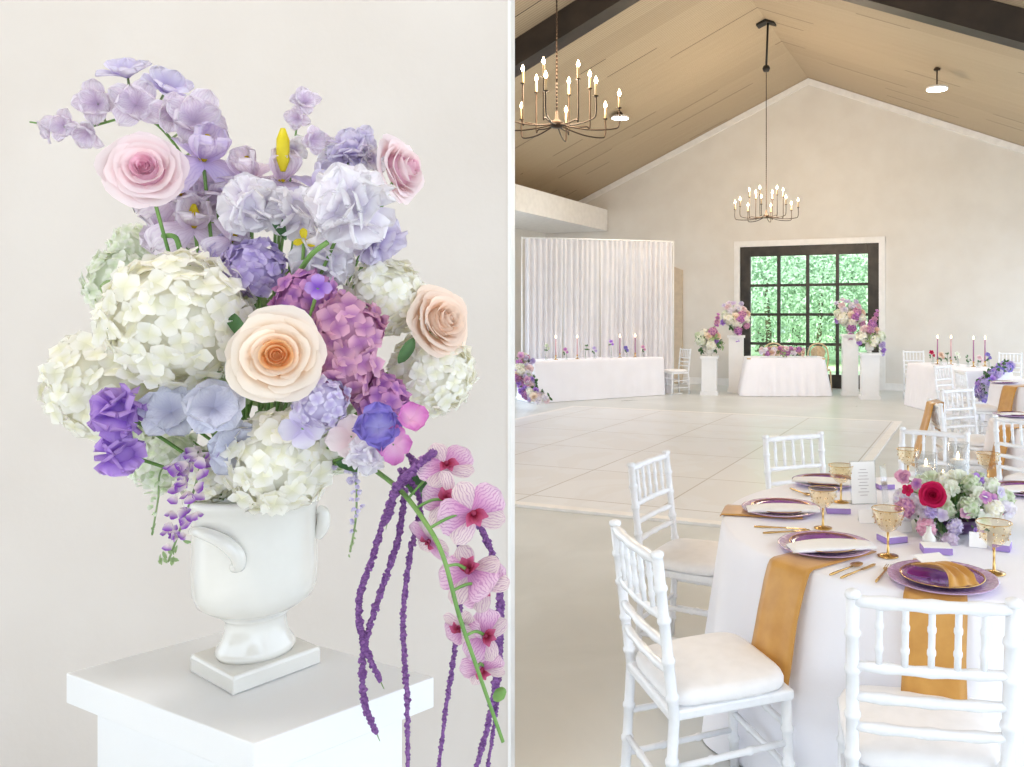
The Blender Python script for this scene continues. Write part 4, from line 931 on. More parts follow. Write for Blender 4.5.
M4 = [(-.16, .08, .06, .11, 'hydrangea', P_white), (.04, .02, .10, .11, 'hydrangea', P_white), (.2, .1, .03, .1, 'hydrangea', P_white2), (0, .2, .06, .08, 'hydrangea', P_mauve2), (.05, .29, .02, .08, 'hydrangea', P_mauve), (.09, .37, 0, .065, 'carnation', P_mauve2), (.12, .44, 0, .055, 'carnation', P_mauve), (.14, .50, 0, .045, 'orchid', P_mauve),
      (-.1, .22, .02, .08, 'rose', P_pink), (.12, .2, .05, .075, 'rose', P_peach), (.2, -.03, .1, .075, 'carnation', P_lav), (.22, -.12, .1, .06, 'carnation', P_violet), (.22, -.19, .1, .045, 'orchid', P_lav), (-.2, 0, .08, .06, 'carnation', P_violet), (-.02, .1, -.1, .13, 'hydrangea', P_white2)]
arrangement('flower_arrangement', 'low urn of white flowers with magenta spike on short right plinth', p4 + UP * .2, M4, GA, urn_small, leaves=14, k=1.06)
# flower runner on the sweetheart table
P0 = ground(783, 357.3, .765) + FW * .10; P0.z = .785; L = []
for i in range(22):
    x = -.40 + .8 * (i % 11) / 10 + random.uniform(-.03, .03); z = .055 + (.09 if i > 10 else 0) * (1 - abs(x)) + random.uniform(0, .03)
    L.append((x, z, random.uniform(-.05, .08), random.uniform(.045, .07), *random.choice([('hydrangea', P_mauve2), ('rose', P_pink), ('hydrangea', P_mauve), ('rose', P_peach), ('carnation', P_lilacw), ('orchid', P_mauve2), ('carnation', P_mauve)])))
arrangement('flower_runner', 'low mauve and blush flower runner on the sweetheart table', P0, L, leaves=10, spread=.13, lc=(0, 0, .06))
# cascade at the left end of the long table
def cascade(label, pts, rp, zfix, mats):
    P0 = pts[0]; t = thing('flower_cascade', label, 'flower arrangement', P0, 0, 'flower cascades on the long tables')
    cv_ = arc(pts, 8); n = len(cv_)
    m = MB(); m.tube([c - P0 for c in cv_], .012, 6); m.build('stem_bundle', M_leaf, t)
    for i, c in enumerate(cv_):
        for q in range(3):
            k_, mt = random.choice(mats); off = RT * random.uniform(-1, 1) * rp * 1.0 - FW * random.uniform(-.4, 1) * rp + UP * random.uniform(-.5, .6) * rp * .7
            R = random.uniform(.045, .085); L_ = c - P0 + off
            if c.z + off.z < R * .8: L_.z = R * .8 - P0.z
            bloom(t, k_, mt, L_, R, off.normalized() * .6 - FW * .8 + UP * .1)
        if i % 2: bloom(t, 'leaf_cluster', M_leaf, c - P0 + RT * random.uniform(-1, 1) * rp * 1.3 + UP * .03, .09, RT * random.uniform(-1, 1) - FW)
CM = [('hydrangea', P_white), ('hydrangea', P_green), ('rose', P_pink), ('carnation', P_lilac), ('hydrangea', P_white2), ('rose', P_cream), ('carnation', P_lilacw), ('hydrangea', P_mauve), ('orchid', P_mauve2), ('carnation', P_violet), ('carnation', P_lav), ('hydrangea', P_mauve2), ('orchid', P_lilac)]
cascade('flower cascade spilling off the left table end to the floor', [at(527, 357, 14.0), at(523, 372, 13.8), at(526, 385, 13.7), at(531, 393, 13.6), at(540, 399, 13.5)], .13, 0, CM)
cascade('flower cascade at the end of the right-hand long table', [at(1006, 366, 12.0), at(998, 371, 11.8), at(988, 378, 11.6), at(983, 388, 11.5), at(981, 398, 11.5)], .06, 0, [('carnation', P_lav), ('carnation', P_lilac), ('orchid', P_violet), ('leaf_cluster', M_leaf), ('hydrangea', P_lav), ('orchid', P_pea)])

# ------------------------------------------------------------------ tapers, bud vases on long tables
def taper(label, P0, h, mt, holder=M_gold, flame=True, group=None):
    t = thing('taper_candle', label, 'candle', P0, 0, group)
    m = MB(); m.lathe([(.04, 0), (.042, .006), (.012, .012), (.008, .05), (.015, .058), (.018, .08), (.012, .082)], 14); m.build('holder', holder, t)
    m = MB(); m.tube([(0, 0, .07), (0, 0, h)], [.0125, .009], 10); m.build('wax', mt, t)
    m = MB(); m.lathe([(.001, h), (.011, h + .018), (.009, h + .034), (.001, h + .058)], 8); m.build('flame', M_flame, t)
def bud_vase(label, P0, h, k_, mt, group):
    t = thing('bud_vase', label, 'bud vase', P0, 0, group)
    m = MB(); m.lathe([(.028, 0), (.032, .02), (.030, .05), (.012, .085), (.012, .12), (.016, .125)], 14); m.build('vase', M_glass, t)
    m = MB(); tl = Vector((random.uniform(-.03, .03), 0, h)); m.tube(arc([(0, 0, .01), (0, 0, .1), tl], 5), .003, 5); m.build('stem', M_leaf, t)
    bloom(t, k_, mt, tl, .045, -FW + UP * .5); bloom(t, k_, mt, tl + Vector((.035, 0, -.05)), .032, -FW + RT * .5); bloom(t, 'leaf_cluster', M_leaf, tl - Vector((.01, 0, .07)), .045, -FW)
def on_table(px, py): p = ground(px, py, .765); p.z = .762; return p
def on_lt(px, back=.3):
    best = min((a_lt + dv_lt * (i / 200) + nb_lt * back for i in range(201)), key=lambda p: abs(PPX + F_PX * (p - CAM).dot(RT) / (p - CAM).dot(FW) - px)); return Vector((best.x, best.y, .762))
for (px, lab, mt) in ((556, 'lit pink taper leftmost on the long drape-side table', M_pinkwax), (577.5, 'lit pink taper second from left before the drape', M_pinkwax), (620, 'lit mauve taper third from left before the drape', M_mauve), (635, 'lit mauve taper rightmost on the drape-side table', M_mauve)):
    taper(lab, on_lt(px), .40, mt, group='tapers on the left long table')
for (px, lab, k_, mt, h) in ((546, 'tall bud vase with white stem left of the first taper', 'carnation', P_green, .27), (566, 'bud vase of mauve sprigs between first and second taper', 'orchid', P_mauve, .19), (585.5, 'bud vase of dark sprig right of the second taper', 'leaf_cluster', M_leaf, .24), (595, 'bud vase with violet bloom in the middle before the drape', 'orchid', P_lav, .2),
                             (611, 'tall lavender stem in a bud vase left of third taper', 'orchid', P_violet, .32), (627, 'bud vase of blue bloom between third and fourth taper', 'carnation', P_pea, .19), (642, 'bud vase of pink bloom rightmost before the drape', 'orchid', P_mauve2, .2)):
    bud_vase(lab, on_lt(px, .2), h, k_, mt, 'bud vases on the left long table')
for (px, py, lab, mt) in ((937.5, 364, 'lit dark mauve taper leftmost on the right long table', M_mauve), (951, 364.5, 'lit pale taper second on the right long table', M_pinkwax), (973.5, 366.5, 'lit violet taper third on the right long table', M_mauve), (985, 366, 'lit mauve taper rightmost on the right long table', M_mauve)):
    taper(lab, on_table(px, py), .44, mt, group='tapers on the right long table')
for (px, py, lab, k_, mt, h) in ((933, 364, 'bud vase of crimson bloom beside the leftmost right taper', 'orchid', P_red, .2), (941, 365, 'bud vase of peach bloom right of the dark taper', 'rose', P_peach, .18), (947.5, 365, 'bud vase of dark leaves near the pale taper', 'leaf_cluster', M_leaf, .18), (958, 366, 'bud vase of cream sprigs in the middle of right table', 'orchid', P_white2, .2),
                                 (968, 367, 'bud vase of dark bloom left of the violet taper', 'leaf_cluster', M_leaf, .16), (978, 367.5, 'bud vase of blush bloom between violet and mauve tapers', 'rose', P_pink, .16), (989, 367, 'bud vase of blue bloom right of the last taper', 'carnation', P_pea, .2)):
    bud_vase(lab, on_table(px, py), h, k_, mt, 'bud vases on the right long table')
m = MB(); P0 = on_table(812, 357); m.box(-.1, .1, -.004, .004, 0, .2, Matrix.Rotation(.25, 4, 'X')); o = m.build('picture_frame', M_acryl, loc=P0); o.rotation_euler = (0, 0, YAW); tag(o, 'small clear frame standing at the right of sweetheart table', 'frame')

# ------------------------------------------------------------------ near table settings
TZ = .7605
def setting(px, py, who, ang_off=0.0, white=True, T=T1, scale=1.0, mini=False):
    P0 = ground(px, py, TZ + .01); P0.z = TZ; v = P0 - Vector((T.x, T.y, TZ)); rz = math.atan2(v.y, v.x) - PI / 2    # local +Y points outward
    g = 'place settings'
    m = MB(); m.lathe([(.05, .001), (.10, .001), (.135, .008), (.165, .017), (.168, .021), (.163, .020), (.12, .010), (.05, .005)], 44)
    o = m.build('charger_plate', M_rim, loc=P0); tag(o, 'pressed lilac glass charger ' + who, 'charger plate', 'lilac chargers')
    m = MB(); m.lathe([(.126, .0225), (.129, .0245), (.126, .026), (.123, .0235)], 40, cap0=False, cap1=False); m.build('gold_rim', M_gold, o)
    m = MB(); m.lathe([(.05, .0075), (.08, .009), (.105, .015), (.127, .023), (.126, .0245), (.10, .018), (.07, .012), (.001, .011)], 40)
    p = m.build('dinner_plate', M_purple, loc=P0 + Vector((0, 0, .001))); tag(p, 'purple glass dinner plate ' + who, 'plate', 'purple plates')
    for ch in list(o.children): ch.parent = p
    if white:
        vs = []; nx_, ny_ = 10, 6
        for j in range(ny_ + 1):
            for i in range(nx_ + 1):
                x = -.15 + .30 * i / nx_; q = j / ny_; y = -.105 + .135 * q - .05 * q * (x / .15) ** 2; vs.append((x, y, .029 + .004 * math.sin(q * 3.1)))
        m = MB(); m.add(vs, [(j * (nx_ + 1) + i, j * (nx_ + 1) + i + 1, (j + 1) * (nx_ + 1) + i + 1, (j + 1) * (nx_ + 1) + i) for j in range(ny_) for i in range(nx_)], True)
        o = m.build('folded_napkin', M_nap, loc=P0); o.rotation_euler = (0, 0, YAW + ang_off); s = o.modifiers.new('thick', 'SOLIDIFY'); s.thickness = .008; tag(o, 'folded white napkin lying on the plate ' + who, 'napkin', 'white napkins')
    return P0
def runner_strip(ang, label, T, r_in=.58, drop=.34, w=.18, seed=0):
    """satin napkin under the plate, over the table edge and down"""
    pr = [(r_in + (RT_R - .005 - r_in) * i / 6, TZ + .0025) for i in range(7)] + [(RT_R + .012, TZ - .004), (RT_R + .022, TZ - .02)]
    if drop < .05: pr = pr[:7] + [(RT_R + .006, TZ - .004)]
    else: pr += [(RT_R + .026 + .078 * (t / 8) * drop / .34 + .012 * min(1, t / 3), TZ - .02 - drop * t / 8) for t in range(1, 9)]
    vs = []; n = 9
    for j, (r, z) in enumerate(pr):
        for i in range(n):
            x = (-.5 + i / (n - 1)) * w * (1 + .02 * math.sin(j)); rip = (.004 * math.sin(i * 1.7 + seed) * max(0, j - 8) / 8 if drop > .05 else 0)
            vs.append((r + rip, x, z))
    m = MB(); m.add(vs, [(j * n + i, (j + 1) * n + i, (j + 1) * n + i + 1, j * n + i + 1) for j in range(len(pr) - 1) for i in range(n - 1)], True)
    o = m.build('satin_napkin', M_ochre, loc=(T.x, T.y, 0)); o.rotation_euler = (0, 0, ang); s = o.modifiers.new('thick', 'SOLIDIFY'); s.thickness = .003; s.offset = 1
    tag(o, label, 'napkin', 'ochre satin napkins'); return o
def ang_of(P, T): return math.atan2(P.y - T.y, P.x - T.x)
sA = setting(781, 509, 'at the left of the near table', -.02)
sB = setting(825, 546, 'at the front left of the near table', .15)
sC = setting(942, 579, 'in front of the nearest chair', 0, white=False)
sD = setting(826, 482, 'behind the menu card', -.35)
sE = setting(1026, 490, 'at the far right of the near table', 0, white=True)
runner_strip(ang_of(sA, T1) + .05, 'ochre satin napkin slipping over the left edge of near table', T1, seed=1, drop=.03)
runner_strip(ang_of(ground(780, 568, TZ), T1), 'ochre satin napkin hanging at the front left of near table', T1, seed=2, drop=.36)
runner_strip(ang_of(ground(935, 597, TZ), T1), 'ochre satin napkin hanging behind the nearest chair back', T1, seed=3, drop=.36)
sF = setting(1014, 415, 'on the second round table', 0, T=T2); runner_strip(ang_of(V(2.55, 6.0, 0), T2), 'ochre satin napkin hanging from the second round table', T2, seed=4, drop=.4)
sG = setting(1004, 382.5, 'on the third round table', 0, T=T3); runner_strip(ang_of(V(4.07, 9.4, 0), T3), 'ochre satin napkin hanging from the third round table', T3, seed=5, drop=.36, w=.22)
# knotted ochre napkin on the plate in front
P0 = Vector((sC.x, sC.y, TZ + .032)); m = MB(); random.seed(5)
vs = []
for j in range(15):
    for i in range(13):
        u = i / 12 * 2 - 1; t_ = j / 14; wd = .052 - .018 * math.sin(t_ * PI)
        vs.append((u * wd + .012 * math.sin(t_ * 5), -.115 + .19 * t_, .006 + .016 * math.sin(t_ * PI) + .007 * math.sin(u * 7 + t_ * 3) * (.4 + math.sin(t_ * PI)) - (.012 if t_ < .1 else 0)))
m.add(vs, [(j * 13 + i, j * 13 + i + 1, (j + 1) * 13 + i + 1, (j + 1) * 13 + i) for j in range(14) for i in range(12)], True)
o = m.build('gathered_napkin', M_ochre, loc=P0); o.rotation_euler = (0, 0, YAW + .25); sd = o.modifiers.new('thick', 'SOLIDIFY'); sd.thickness = .004; tag(o, 'gathered ochre napkin lying on the front purple plate', 'napkin', 'ochre satin napkins')
m = MB(); m.box(-.05, .05, -.035, .035, 0, .003); o = m.build('name_card', M_card, loc=P0 + Vector((0, 0, .012)) + FW * .09); o.rotation_euler = (.2, 0, YAW + .3); tag(o, 'white card at the back of the front purple plate', 'card')
# cutlery
def cutlery(kind, label, pa_, pb_):
    A, B = ground(*pa_, TZ), ground(*pb_, TZ); A.z = B.z = TZ; v = (B - A); v.normalize(); L_ = .19; t = thing(kind, label, kind, A, math.atan2(v.y, v.x), 'gold cutlery')
    m = MB()
    m.tube([(0, 0, .004), (.02, 0, .0045), (.10, 0, .0045), (.125, 0, .005)], [.0035, .0045, .003, .003], 7); m.build('handle', M_gold, t); m = MB()
    if kind == 'fork':
        m.slab([(.125, -.004), (.145, -.012), (.155, -.012), (.155, .012), (.145, .012), (.125, .004)], .003, .0055)
        for y in (-.0105, -.0035, .0035, .0105): m.tube([(.153, y, .004), (.19, y, .006)], [.0018, .001], 5)
        m.build('tines', M_gold, t)
    elif kind == 'knife': m.slab([(.12, -.006), (.19, -.008), (.205, -.002), (.2, .006), (.12, .005)], .003, .005); m.build('blade', M_gold, t)
    else: m.lathe([(.001, 0), (.012, .001), (.018, .005), (.019, .007), (.012, .004), (.001, .003)], 16, Matrix.Translation((.15, 0, .001)) @ Matrix.Diagonal((1.45, 1, 1, 1))); m.build('bowl', M_gold, t)
cutlery('knife', 'gold knife between the two left settings', (754, 527.5), (788, 529)); cutlery('fork', 'gold fork in front of the left setting', (763, 534), (800, 532))
cutlery('spoon', 'gold spoon right of the front left setting', (830, 576), (862, 564)); cutlery('knife', 'gold knife lying beside the gold spoon at front', (841, 579), (868, 568))
cutlery('fork', 'gold fork left of the front purple plate', (876, 583), (890, 566)); cutlery('spoon', 'gold spoon left of the plate behind the menu', (790, 489), (806, 495))
cutlery('fork', 'gold fork at the left of the far right setting', (990, 490), (1004, 483))
# gold coupes
def coupe(label, px, py, h=.165, s=1.0, tint=M_amber):
    P0 = ground(px, py, TZ); P0.z = TZ; t = thing('coupe_glass', label, 'glass', P0, 0, 'amber coupe glasses')
    m = MB(); m.lathe([(.036 * s, .0), (.036 * s, .002), (.02, .004), (.005, .010), (.004, h * .30), (.0045, h * .5)], 22); m.build('foot', M_gold, t)
    m = MB(); m.lathe([(.005, h * .5), (.024 * s, h * .56), (.044 * s, h * .70), (.052 * s, h * .86), (.056 * s, h), (.0545 * s, h), (.050 * s, h * .86), (.042 * s, h * .71), (.02 * s, h * .6)], 26, cap0=False, cap1=False); m.build('bowl', tint, t)
    m = MB(); m.lathe([(.056 * s, h - .001), (.0572 * s, h + .0005), (.056 * s, h + .002), (.0545 * s, h + .0005), (.056 * s, h - .001)], 26, cap0=False, cap1=False); m.build('rim', M_gold, t)
    m = MB()      # embossed diamonds around the bowl
    for i in range(10):
        a_ = 2 * PI * i / 10
        for zz, rr in ((h * .70, .045 * s), (h * .82, .0515 * s)): m.lathe([(.0005, -.003), (.003, 0), (.0005, .003)], 6, Matrix.Translation((rr * math.cos(a_ + zz * 30), rr * math.sin(a_ + zz * 30), zz)))
    m.build('studs', M_gold, t)
coupe('amber coupe glass left of the front purple plate', 888, 556); coupe('amber coupe glass right of the front purple plate', 994, 573)
coupe('amber coupe glass in front of the menu card', 841, 502); coupe('amber coupe glass beside the left lavender box', 823, 528, h=.155)
coupe('amber coupe glass behind the flowers at their left', 908, 482); coupe('amber coupe glass behind the flowers at their right', 988, 487)
# lavender favour boxes with cards
def favour(label, px, py, rz, w=.10):
    P0 = ground(px, py, TZ); P0.z = TZ; t = thing('favour_box', label, 'box', P0, YAW + rz, 'lavender favour boxes')
    m = MB(); m.box(-w / 2, w / 2, -.035, .035, 0, .022); m.build('box', M_lav, t, bevel=.002)
    m = MB(); m.box(-w / 2 + .002, w / 2 - .002, -.033, .033, .0225, .026); m.build('card', M_card, t)
favour('lavender box with a white card left of the menu', 838, 512, -.12); favour('lavender box between the front left and front plates', 892, 541, .3, .09)
favour('lavender box behind the front purple plate', 936, 552, -.1); favour('lavender box at the right behind the right coupe', 1002, 549, -.5, .06)
favour('lavender box left of the menu card on the far side', 884, 488, .2, .08)
# menu
P0 = ground(864, 504, TZ); P0.z = TZ; t = thing('menu_card', 'white menu card in a clear stand on the near table', 'menu', P0, YAW + .12)
m = MB(); m.box(-.055, .055, -.004, -.002, .003, .185, Matrix.Rotation(-.12, 4, 'X')); m.build('card', M_card, t)
m = MB(); m.box(-.06, .06, -.0015, .0015, 0, .19, Matrix.Rotation(-.12, 4, 'X')); m.box(-.06, .06, -.0015, .07, 0, .003); m.build('stand', M_acryl, t)
m = MB()
for i, wd in enumerate((.03, .045, .04, .05, .036, .046, .03, .05, .034)): m.box(-wd / 2, wd / 2, -.0045, -.0042, .15 - i * .014, .1522 - i * .014, Matrix.Rotation(-.12, 4, 'X'))
m.build('printed_lines', M_ink, t)
# second paper stand edge to the right of it
P0 = ground(886, 503, TZ); P0.z = TZ; m = MB(); m.box(-.03, .03, -.002, .002, 0, .17, Matrix.Rotation(-.1, 4, 'X')); o = m.build('table_sign', M_acryl, loc=P0); o.rotation_euler = (0, 0, YAW + .9); tag(o, 'clear sign holder just right of the menu card', 'sign holder')
# tent cards
for lab, px, py, rz in (('white tent card in front of the flowers at left', 903, 531, .2), ('white tent card under the flowers at the right', 978, 546, -.3), ('small white tent card right of the menu', 866, 522, 0)):
    P0 = ground(px, py, TZ); P0.z = TZ; m = MB(); m.prism([(-.02, 0), (0, .05), (.02, 0), (.018, 0), (0, .046), (-.018, 0)], -.03, .03, Matrix.Rotation(PI / 2 * .2, 4, 'Z')); o = m.build('tent_card', M_card, loc=P0); o.rotation_euler = (0, 0, YAW + rz + 1.2); tag(o, lab, 'card', 'tent cards')
P0 = ground(929, 547, TZ); P0.z = TZ; m = MB(); m.lathe([(.02, 0), (.026, .01), (.024, .035), (.010, .055), (.009, .07), (.012, .075)], 16); tag(m.build('favour_bottle', M_ceram, loc=P0), 'small white bottle in front of the table flowers', 'bottle')
# floating candles in cylinders
def cylinder(label, px, py, h, d):
    P0 = V((px - PPX) / F_PX * d, d, TZ); t = thing('candle_cylinder', label, 'candle', P0, 0, 'glass cylinders with floating candles')
    m = MB(); m.lathe([(.044, 0), (.046, .003), (.046, h), (.044, h), (.044, .006), (.002, .006)], 28); m.build('glass', M_glass, t)
    m = MB(); m.lathe([(.002, .007), (.0435, .007), (.0435, h * .7), (.002, h * .7)], 28); m.build('water', glass_mat('water', (250, 252, 253), .08), t)
    z = h * .7; m = MB(); m.lathe([(.012, z - .012), (.03, z - .002), (.032, z + .012), (.026, z + .018), (.002, z + .016)], 20); m.build('wax', M_card, t)
    m = MB(); m.lathe([(.001, z + .018), (.006, z + .028), (.004, z + .04), (.001, z + .05)], 8); m.build('flame', M_flame, t)
cylinder('glass candle cylinder behind the flowers, leftmost', 926, 0, .245, 3.45); cylinder('tallest glass candle cylinder behind the flowers', 958, 0, .295, 3.42); cylinder('shortest glass candle cylinder between the other two', 943, 0, .20, 3.36)
# centrepiece
def bowl_vase(t):
    m = MB(); m.lathe([(.06, 0), (.075, .004), (.105, .03), (.115, .06), (.112, .062), (.1, .035), (.02, .01)], 28); m.build('bowl', mat('plum_bowl', (96, 60, 110), .3, var=.1), t)
random.seed(11); P0 = V(1.13, 3.12, TZ); L = []
opts = [('hydrangea', P_green), ('hydrangea', P_green), ('hydrangea', P_white2), ('carnation', P_green), ('carnation', P_lilacw), ('hydrangea', P_lilacw), ('orchid', P_white2), ('carnation', P_white2), ('hydrangea', P_white)]
for d_ in ball_dirs(64, .06):
    if d_.z < -.12: continue
    x, y, z = d_.x * .205, d_.y * .16, .08 + d_.z * .125
    k_, mt = random.choice(opts); L.append((x, z, y, random.uniform(.03, .045), k_, mt))
for (px, py, R, k_, mt) in ((933, 495, .046, 'rose', P_red), (931, 512, .028, 'carnation', P_lav), (905, 508, .036, 'hydrangea', P_mauve2), (903, 477, .032, 'carnation', P_mauve2), (976, 481, .034, 'carnation', P_violet), (992, 500, .03, 'orchid', P_mauve), (1000, 508, .028, 'orchid', P_red),
                            (926, 528, .036, 'hydrangea', P_pinkin), (978, 534, .028, 'carnation', P_violet), (955, 527, .03, 'hydrangea', P_lilac), (917, 484, .026, 'orchid', P_mauve), (985, 497, .028, 'orchid', P_mauve), (942, 515, .028, 'orchid', P_lilac), (1000, 492, .026, 'orchid', P_lilac), (908, 490, .024, 'orchid', P_red), (965, 512, .026, 'orchid', P_mauve2), (950, 540, .03, 'hydrangea', P_dusty)):
    dd = (P0 - CAM).dot(FW) - .18 * (1 - ((px - 948) / 70) ** 2) * (1 if py > 485 else .3); Q = at(px, py, dd) - P0; L.append((Q.dot(RT), Q.z, -Q.dot(FW), R, k_, mt))
arrangement('centrepiece', 'low green and white centrepiece with one crimson rose', P0, L, vase=bowl_vase, leaves=22, spread=.14, lc=(0, 0, .08))
# centrepiece hint on the third table
P0 = V(4.75, 9.65, .762); L = [(random.uniform(-.15, .15), random.uniform(.05, .2), random.uniform(-.1, .12), .05, *random.choice(opts)) for i in range(16)]
arrangement('centrepiece', 'pale green and white centrepiece on the third round table', P0, L, vase=bowl_vase, leaves=12, spread=.12, lc=(0, 0, .08))

# ================================================================== DRAPE, LIGHTS, CABLE
a = ground(525, 397.6); b = ground(671.5, 393.6); dv = (b - a); L_ = dv.length; rz = math.atan2(dv.y, dv.x); H = 3.09
bd_ = thing('drape_backdrop', 'tall white pipe-and-drape backdrop behind the long table', 'backdrop', a, rz)
for k_ in range(4):
    x0_, x1_ = L_ * k_ / 4, L_ * (k_ + 1) / 4; nx_, nz_ = 90, 14; vs = []
    for j in range(nz_ + 1):
        z = .01 + (H - .01) * j / nz_; q = 1 - j / nz_
        for i in range(nx_ + 1):
            u = i / nx_; x = x0_ + (x1_ - x0_) * u
            vs.append((x + .02 * math.sin(u * 30 + k_) * q, (.022 + .022 * q) * math.sin(u * 2 * PI * 7 + k_ * 2 + .8 * math.sin(u * 9 + k_) + .3 * q) + .009 * math.sin(u * 41 + j * .15), z))
    m = MB(); m.add(vs, [(j * (nx_ + 1) + i, j * (nx_ + 1) + i + 1, (j + 1) * (nx_ + 1) + i + 1, (j + 1) * (nx_ + 1) + i) for j in range(nz_) for i in range(nx_)], True); m.build('drape_panel', M_drape, bd_)
m = MB(); m.tube([(-.03, .0, H + .005), (L_ + .03, .0, H + .005)], .018, 8); m.build('crossbar', M_trim, bd_)
for x in (-.05, L_ + .05):
    m = MB(); m.tube([(x, .05, 0), (x, .05, H + .03)], .018, 8); m.lathe([(.0, 0), (.2, 0), (.2, .012), (.02, .014)], 18, Matrix.Translation((x, .05, 0))); m.build('upright', M_trim, bd_)
P0 = ground(684, 383); m = MB(); m.tube([Vector(c) - P0 for c in arc([ground(679, 384) + UP * .008, ground(688, 383.5) + UP * .008, ground(694, 382) + UP * .008, ground(701, 381.5) + UP * .008], 6)], .012, 6); tag(m.build('power_cable', M_cable, loc=P0), 'brown cable lying on the floor by the far wall', 'cable')

def chandelier(label, depth, hubz, rot):
    Z = hubz; P0 = Vector((RX, 0, Z)); P0.y = (depth - RX * FW.x) / FW.y
    t = thing('chandelier', label, 'chandelier', P0, rot, 'bronze candle chandeliers')
    top = RZ - Z
    m = MB(); m.lathe([(.001, -.03), (.05, -.025), (.06, 0), (.05, .03), (.02, .045), (.012, .12)], 18); m.build('hub', M_bronze, t)
    m = MB(); n = int((top - .95 - .1) / .035)
    m.tube([(0, 0, .1), (0, 0, top - .9)], .006, 6)
    for i in range(n):
        z = .12 + i * .035; m.lathe([(.004, -.014), (.008, -.008), (.008, .008), (.004, .014)], 6, Matrix.Translation((0, 0, z)))
    m.build('chain', M_bronze, t)
    m = MB(); m.lathe([(.001, -.06), (.05, -.05), (.07, 0), (.05, .05), (.001, .06)], 16, Matrix.Translation((0, 0, top - .86))); m.tube([(0, 0, top - .82), (.03, 0, top - .05)], .02, 8); m.build('canopy', M_black, t)
    m = MB(); m.prism([(-.16, top - .002 - .16 * SL), (0, top - .004), (.16, top - .002 - .16 * SL), (.16, top - .04 - .16 * SL), (0, top - .05), (-.16, top - .04 - .16 * SL)], -.09, .09, Matrix.Rotation(-rot, 4, 'Z')); m.build('mounting_plate', M_black, t)
    for tier, (cnt, R, hz, off) in enumerate(((8, .56, .14, 0.0), (6, .30, .34, .3))):
        for i in range(cnt):
            a_ = 2 * PI * i / cnt + off; c_, s_ = math.cos(a_), math.sin(a_)
            pp = [(0.03, 0), (R * .5, -.045 if tier == 0 else -.01), (R * .9, -.04 if tier == 0 else .0), (R, .0), (R, hz)]
            m = MB(); m.tube(arc([(r * c_, r * s_, z) for r, z in pp], 6), .0065, 6)
            m.lathe([(.008, 0), (.022, .004), (.022, .009), (.01, .012)], 12, Matrix.Translation((R * c_, R * s_, hz))); am = m.build('arm', M_bronze, t)
            m = MB(); m.tube([(R * c_, R * s_, hz + .01), (R * c_, R * s_, hz + .11)], .011, 8); m.build('candle_sleeve', M_tube, am)
            m = MB(); m.lathe([(.006, 0), (.016, .018), (.015, .032), (.003, .062), (.0005, .066)], 10, Matrix.Translation((R * c_, R * s_, hz + .11))); m.build('bulb', M_bulb, am)
    lt = bpy.data.lights.new('chandelier_light', 'POINT'); lt.energy = 90; lt.color = (1, .78, .55); lt.shadow_soft_size = .4
    lo = bpy.data.objects.new('chandelier_light', lt); C.objects.link(lo); lo.location = P0 + UP * .4
    return t
chandelier('near bronze candle chandelier cut off at the left', 7.15, 3.30, .35)
chandelier('far bronze candle chandelier hanging before the door', 14.16, 3.34, .1)
def downlight(label, px, py, drop):
    r = ray(px, py); 
    lo_, hi = 1.0, 40.0
    for _ in range(60):
        mid = (lo_ + hi) / 2; p = CAM + r * mid
        if p.z < zc(p.x) - drop: lo_ = mid
        else: hi = mid
    P0 = CAM + r * lo_; t = thing('ceiling_light', label, 'ceiling light', P0, 0, 'round ceiling lights')
    m = MB(); m.lathe([(.10, .03), (.17, .025), (.175, .0), (.16, -.01)], 24, cap0=True, cap1=False); m.build('housing', M_trim, t)
    m = MB(); m.lathe([(.001, -.012), (.1, -.012), (.16, -.008)], 24); m.build('lens', M_lamp, t)
    m = MB(); top_ = zc(P0.x) - P0.z; m.tube([(0, 0, .03), (0, 0, top_ - .01)], .012, 8); m.lathe([(.05, top_ - .05), (.055, top_ - .03), (.03, top_ - .005)], 14); m.build('rod', M_bronze, t)
    sp = bpy.data.lights.new('downlight_or_fill_spot', 'SPOT'); sp.energy = 120; sp.spot_size = 2.4; sp.spot_blend = 1; sp.shadow_soft_size = .15
    so = bpy.data.objects.new('downlight_or_fill_spot', sp); C.objects.link(so); so.location = P0 - UP * .03
downlight('white ceiling light right of the near chandelier', 620, 118, .12)
downlight('white ceiling light on a short rod on the right slope', 937, 89, .35)

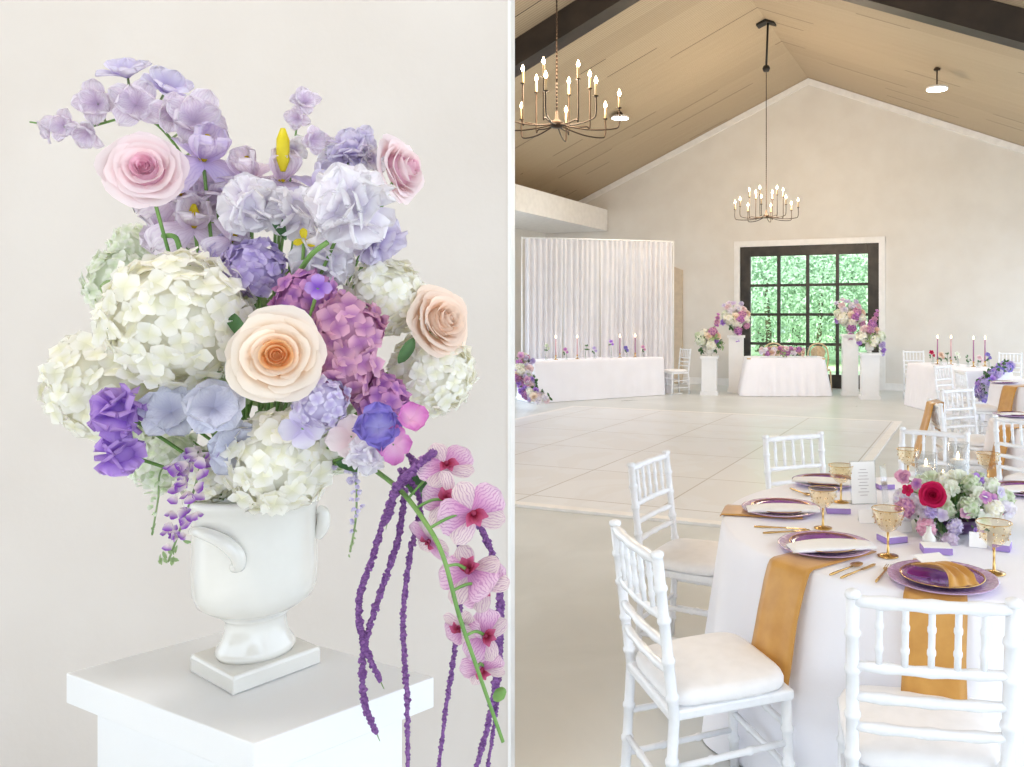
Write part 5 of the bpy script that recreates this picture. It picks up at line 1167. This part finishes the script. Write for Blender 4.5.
for (x_, y_) in ((-1.5, .5),):  # added unseen fill spot brightening urn and plinth top; no fixture there
    sp = bpy.data.lights.new('downlight_or_fill_spot', 'SPOT'); sp.energy = 130; sp.spot_size = 1.9; sp.spot_blend = 1; sp.shadow_soft_size = .5; sp.color = (1, .97, .93)
    so = bpy.data.objects.new('downlight_or_fill_spot', sp); C.objects.link(so); so.location = (x_, y_, 5.4)
# ================================================================== WORLD, CAMERA, VIEW
w = bpy.data.worlds.new('World'); bpy.context.scene.world = w; w.use_nodes = True
bg = w.node_tree.nodes['Background']; bg.inputs['Color'].default_value = (.78, .90, 1.03, 1); bg.inputs['Strength'].default_value = 1.5
wn_ = w.node_tree.nodes; wl_ = w.node_tree.links; tc_w = wn_.new('ShaderNodeTexCoord'); sp_w = wn_.new('ShaderNodeSeparateXYZ'); mr_w = wn_.new('ShaderNodeMapRange'); mx_w = wn_.new('ShaderNodeMix'); mx_w.data_type = 'RGBA'
mr_w.inputs['From Min'].default_value = -.08; mr_w.inputs['From Max'].default_value = .08; mx_w.inputs['A'].default_value = (.42, .44, .43, 1); mx_w.inputs['B'].default_value = (.78, .90, 1.04, 1)
wl_.new(tc_w.outputs['Generated'], sp_w.inputs[0]); wl_.new(sp_w.outputs['Z'], mr_w.inputs['Value']); wl_.new(mr_w.outputs['Result'], mx_w.inputs['Factor']); wl_.new(mx_w.outputs['Result'], bg.inputs['Color'])
sl = bpy.data.lights.new('sun', 'SUN'); sl.energy = 4.0; sl.angle = .05; sl.color = (1, .97, .92); so_ = bpy.data.objects.new('sun', sl); C.objects.link(so_); so_.rotation_euler = (math.radians(42), 0, 0)
cam = bpy.data.cameras.new('Camera'); co = bpy.data.objects.new('Camera', cam); C.objects.link(co)
co.location = CAM; co.rotation_euler = (PI / 2, 0, YAW); cam.sensor_width = 36; cam.lens = F_PX / 1024 * 36
cam.shift_x = (512 - PPX) / 1024; cam.shift_y = (PPY - 383.5) / 1024; cam.clip_end = 200; cam.clip_start = .05
sc = bpy.context.scene; sc.camera = co
sc.view_settings.view_transform = 'Standard'; sc.view_settings.look = 'None'; sc.view_settings.gamma = 1; sc.view_settings.exposure = 0.98; sc.view_settings.use_curve_mapping = False
sc.cycles.max_bounces = 10; sc.cycles.diffuse_bounces = 6; sc.cycles.transparent_max_bounces = 16; sc.cycles.use_denoising = True
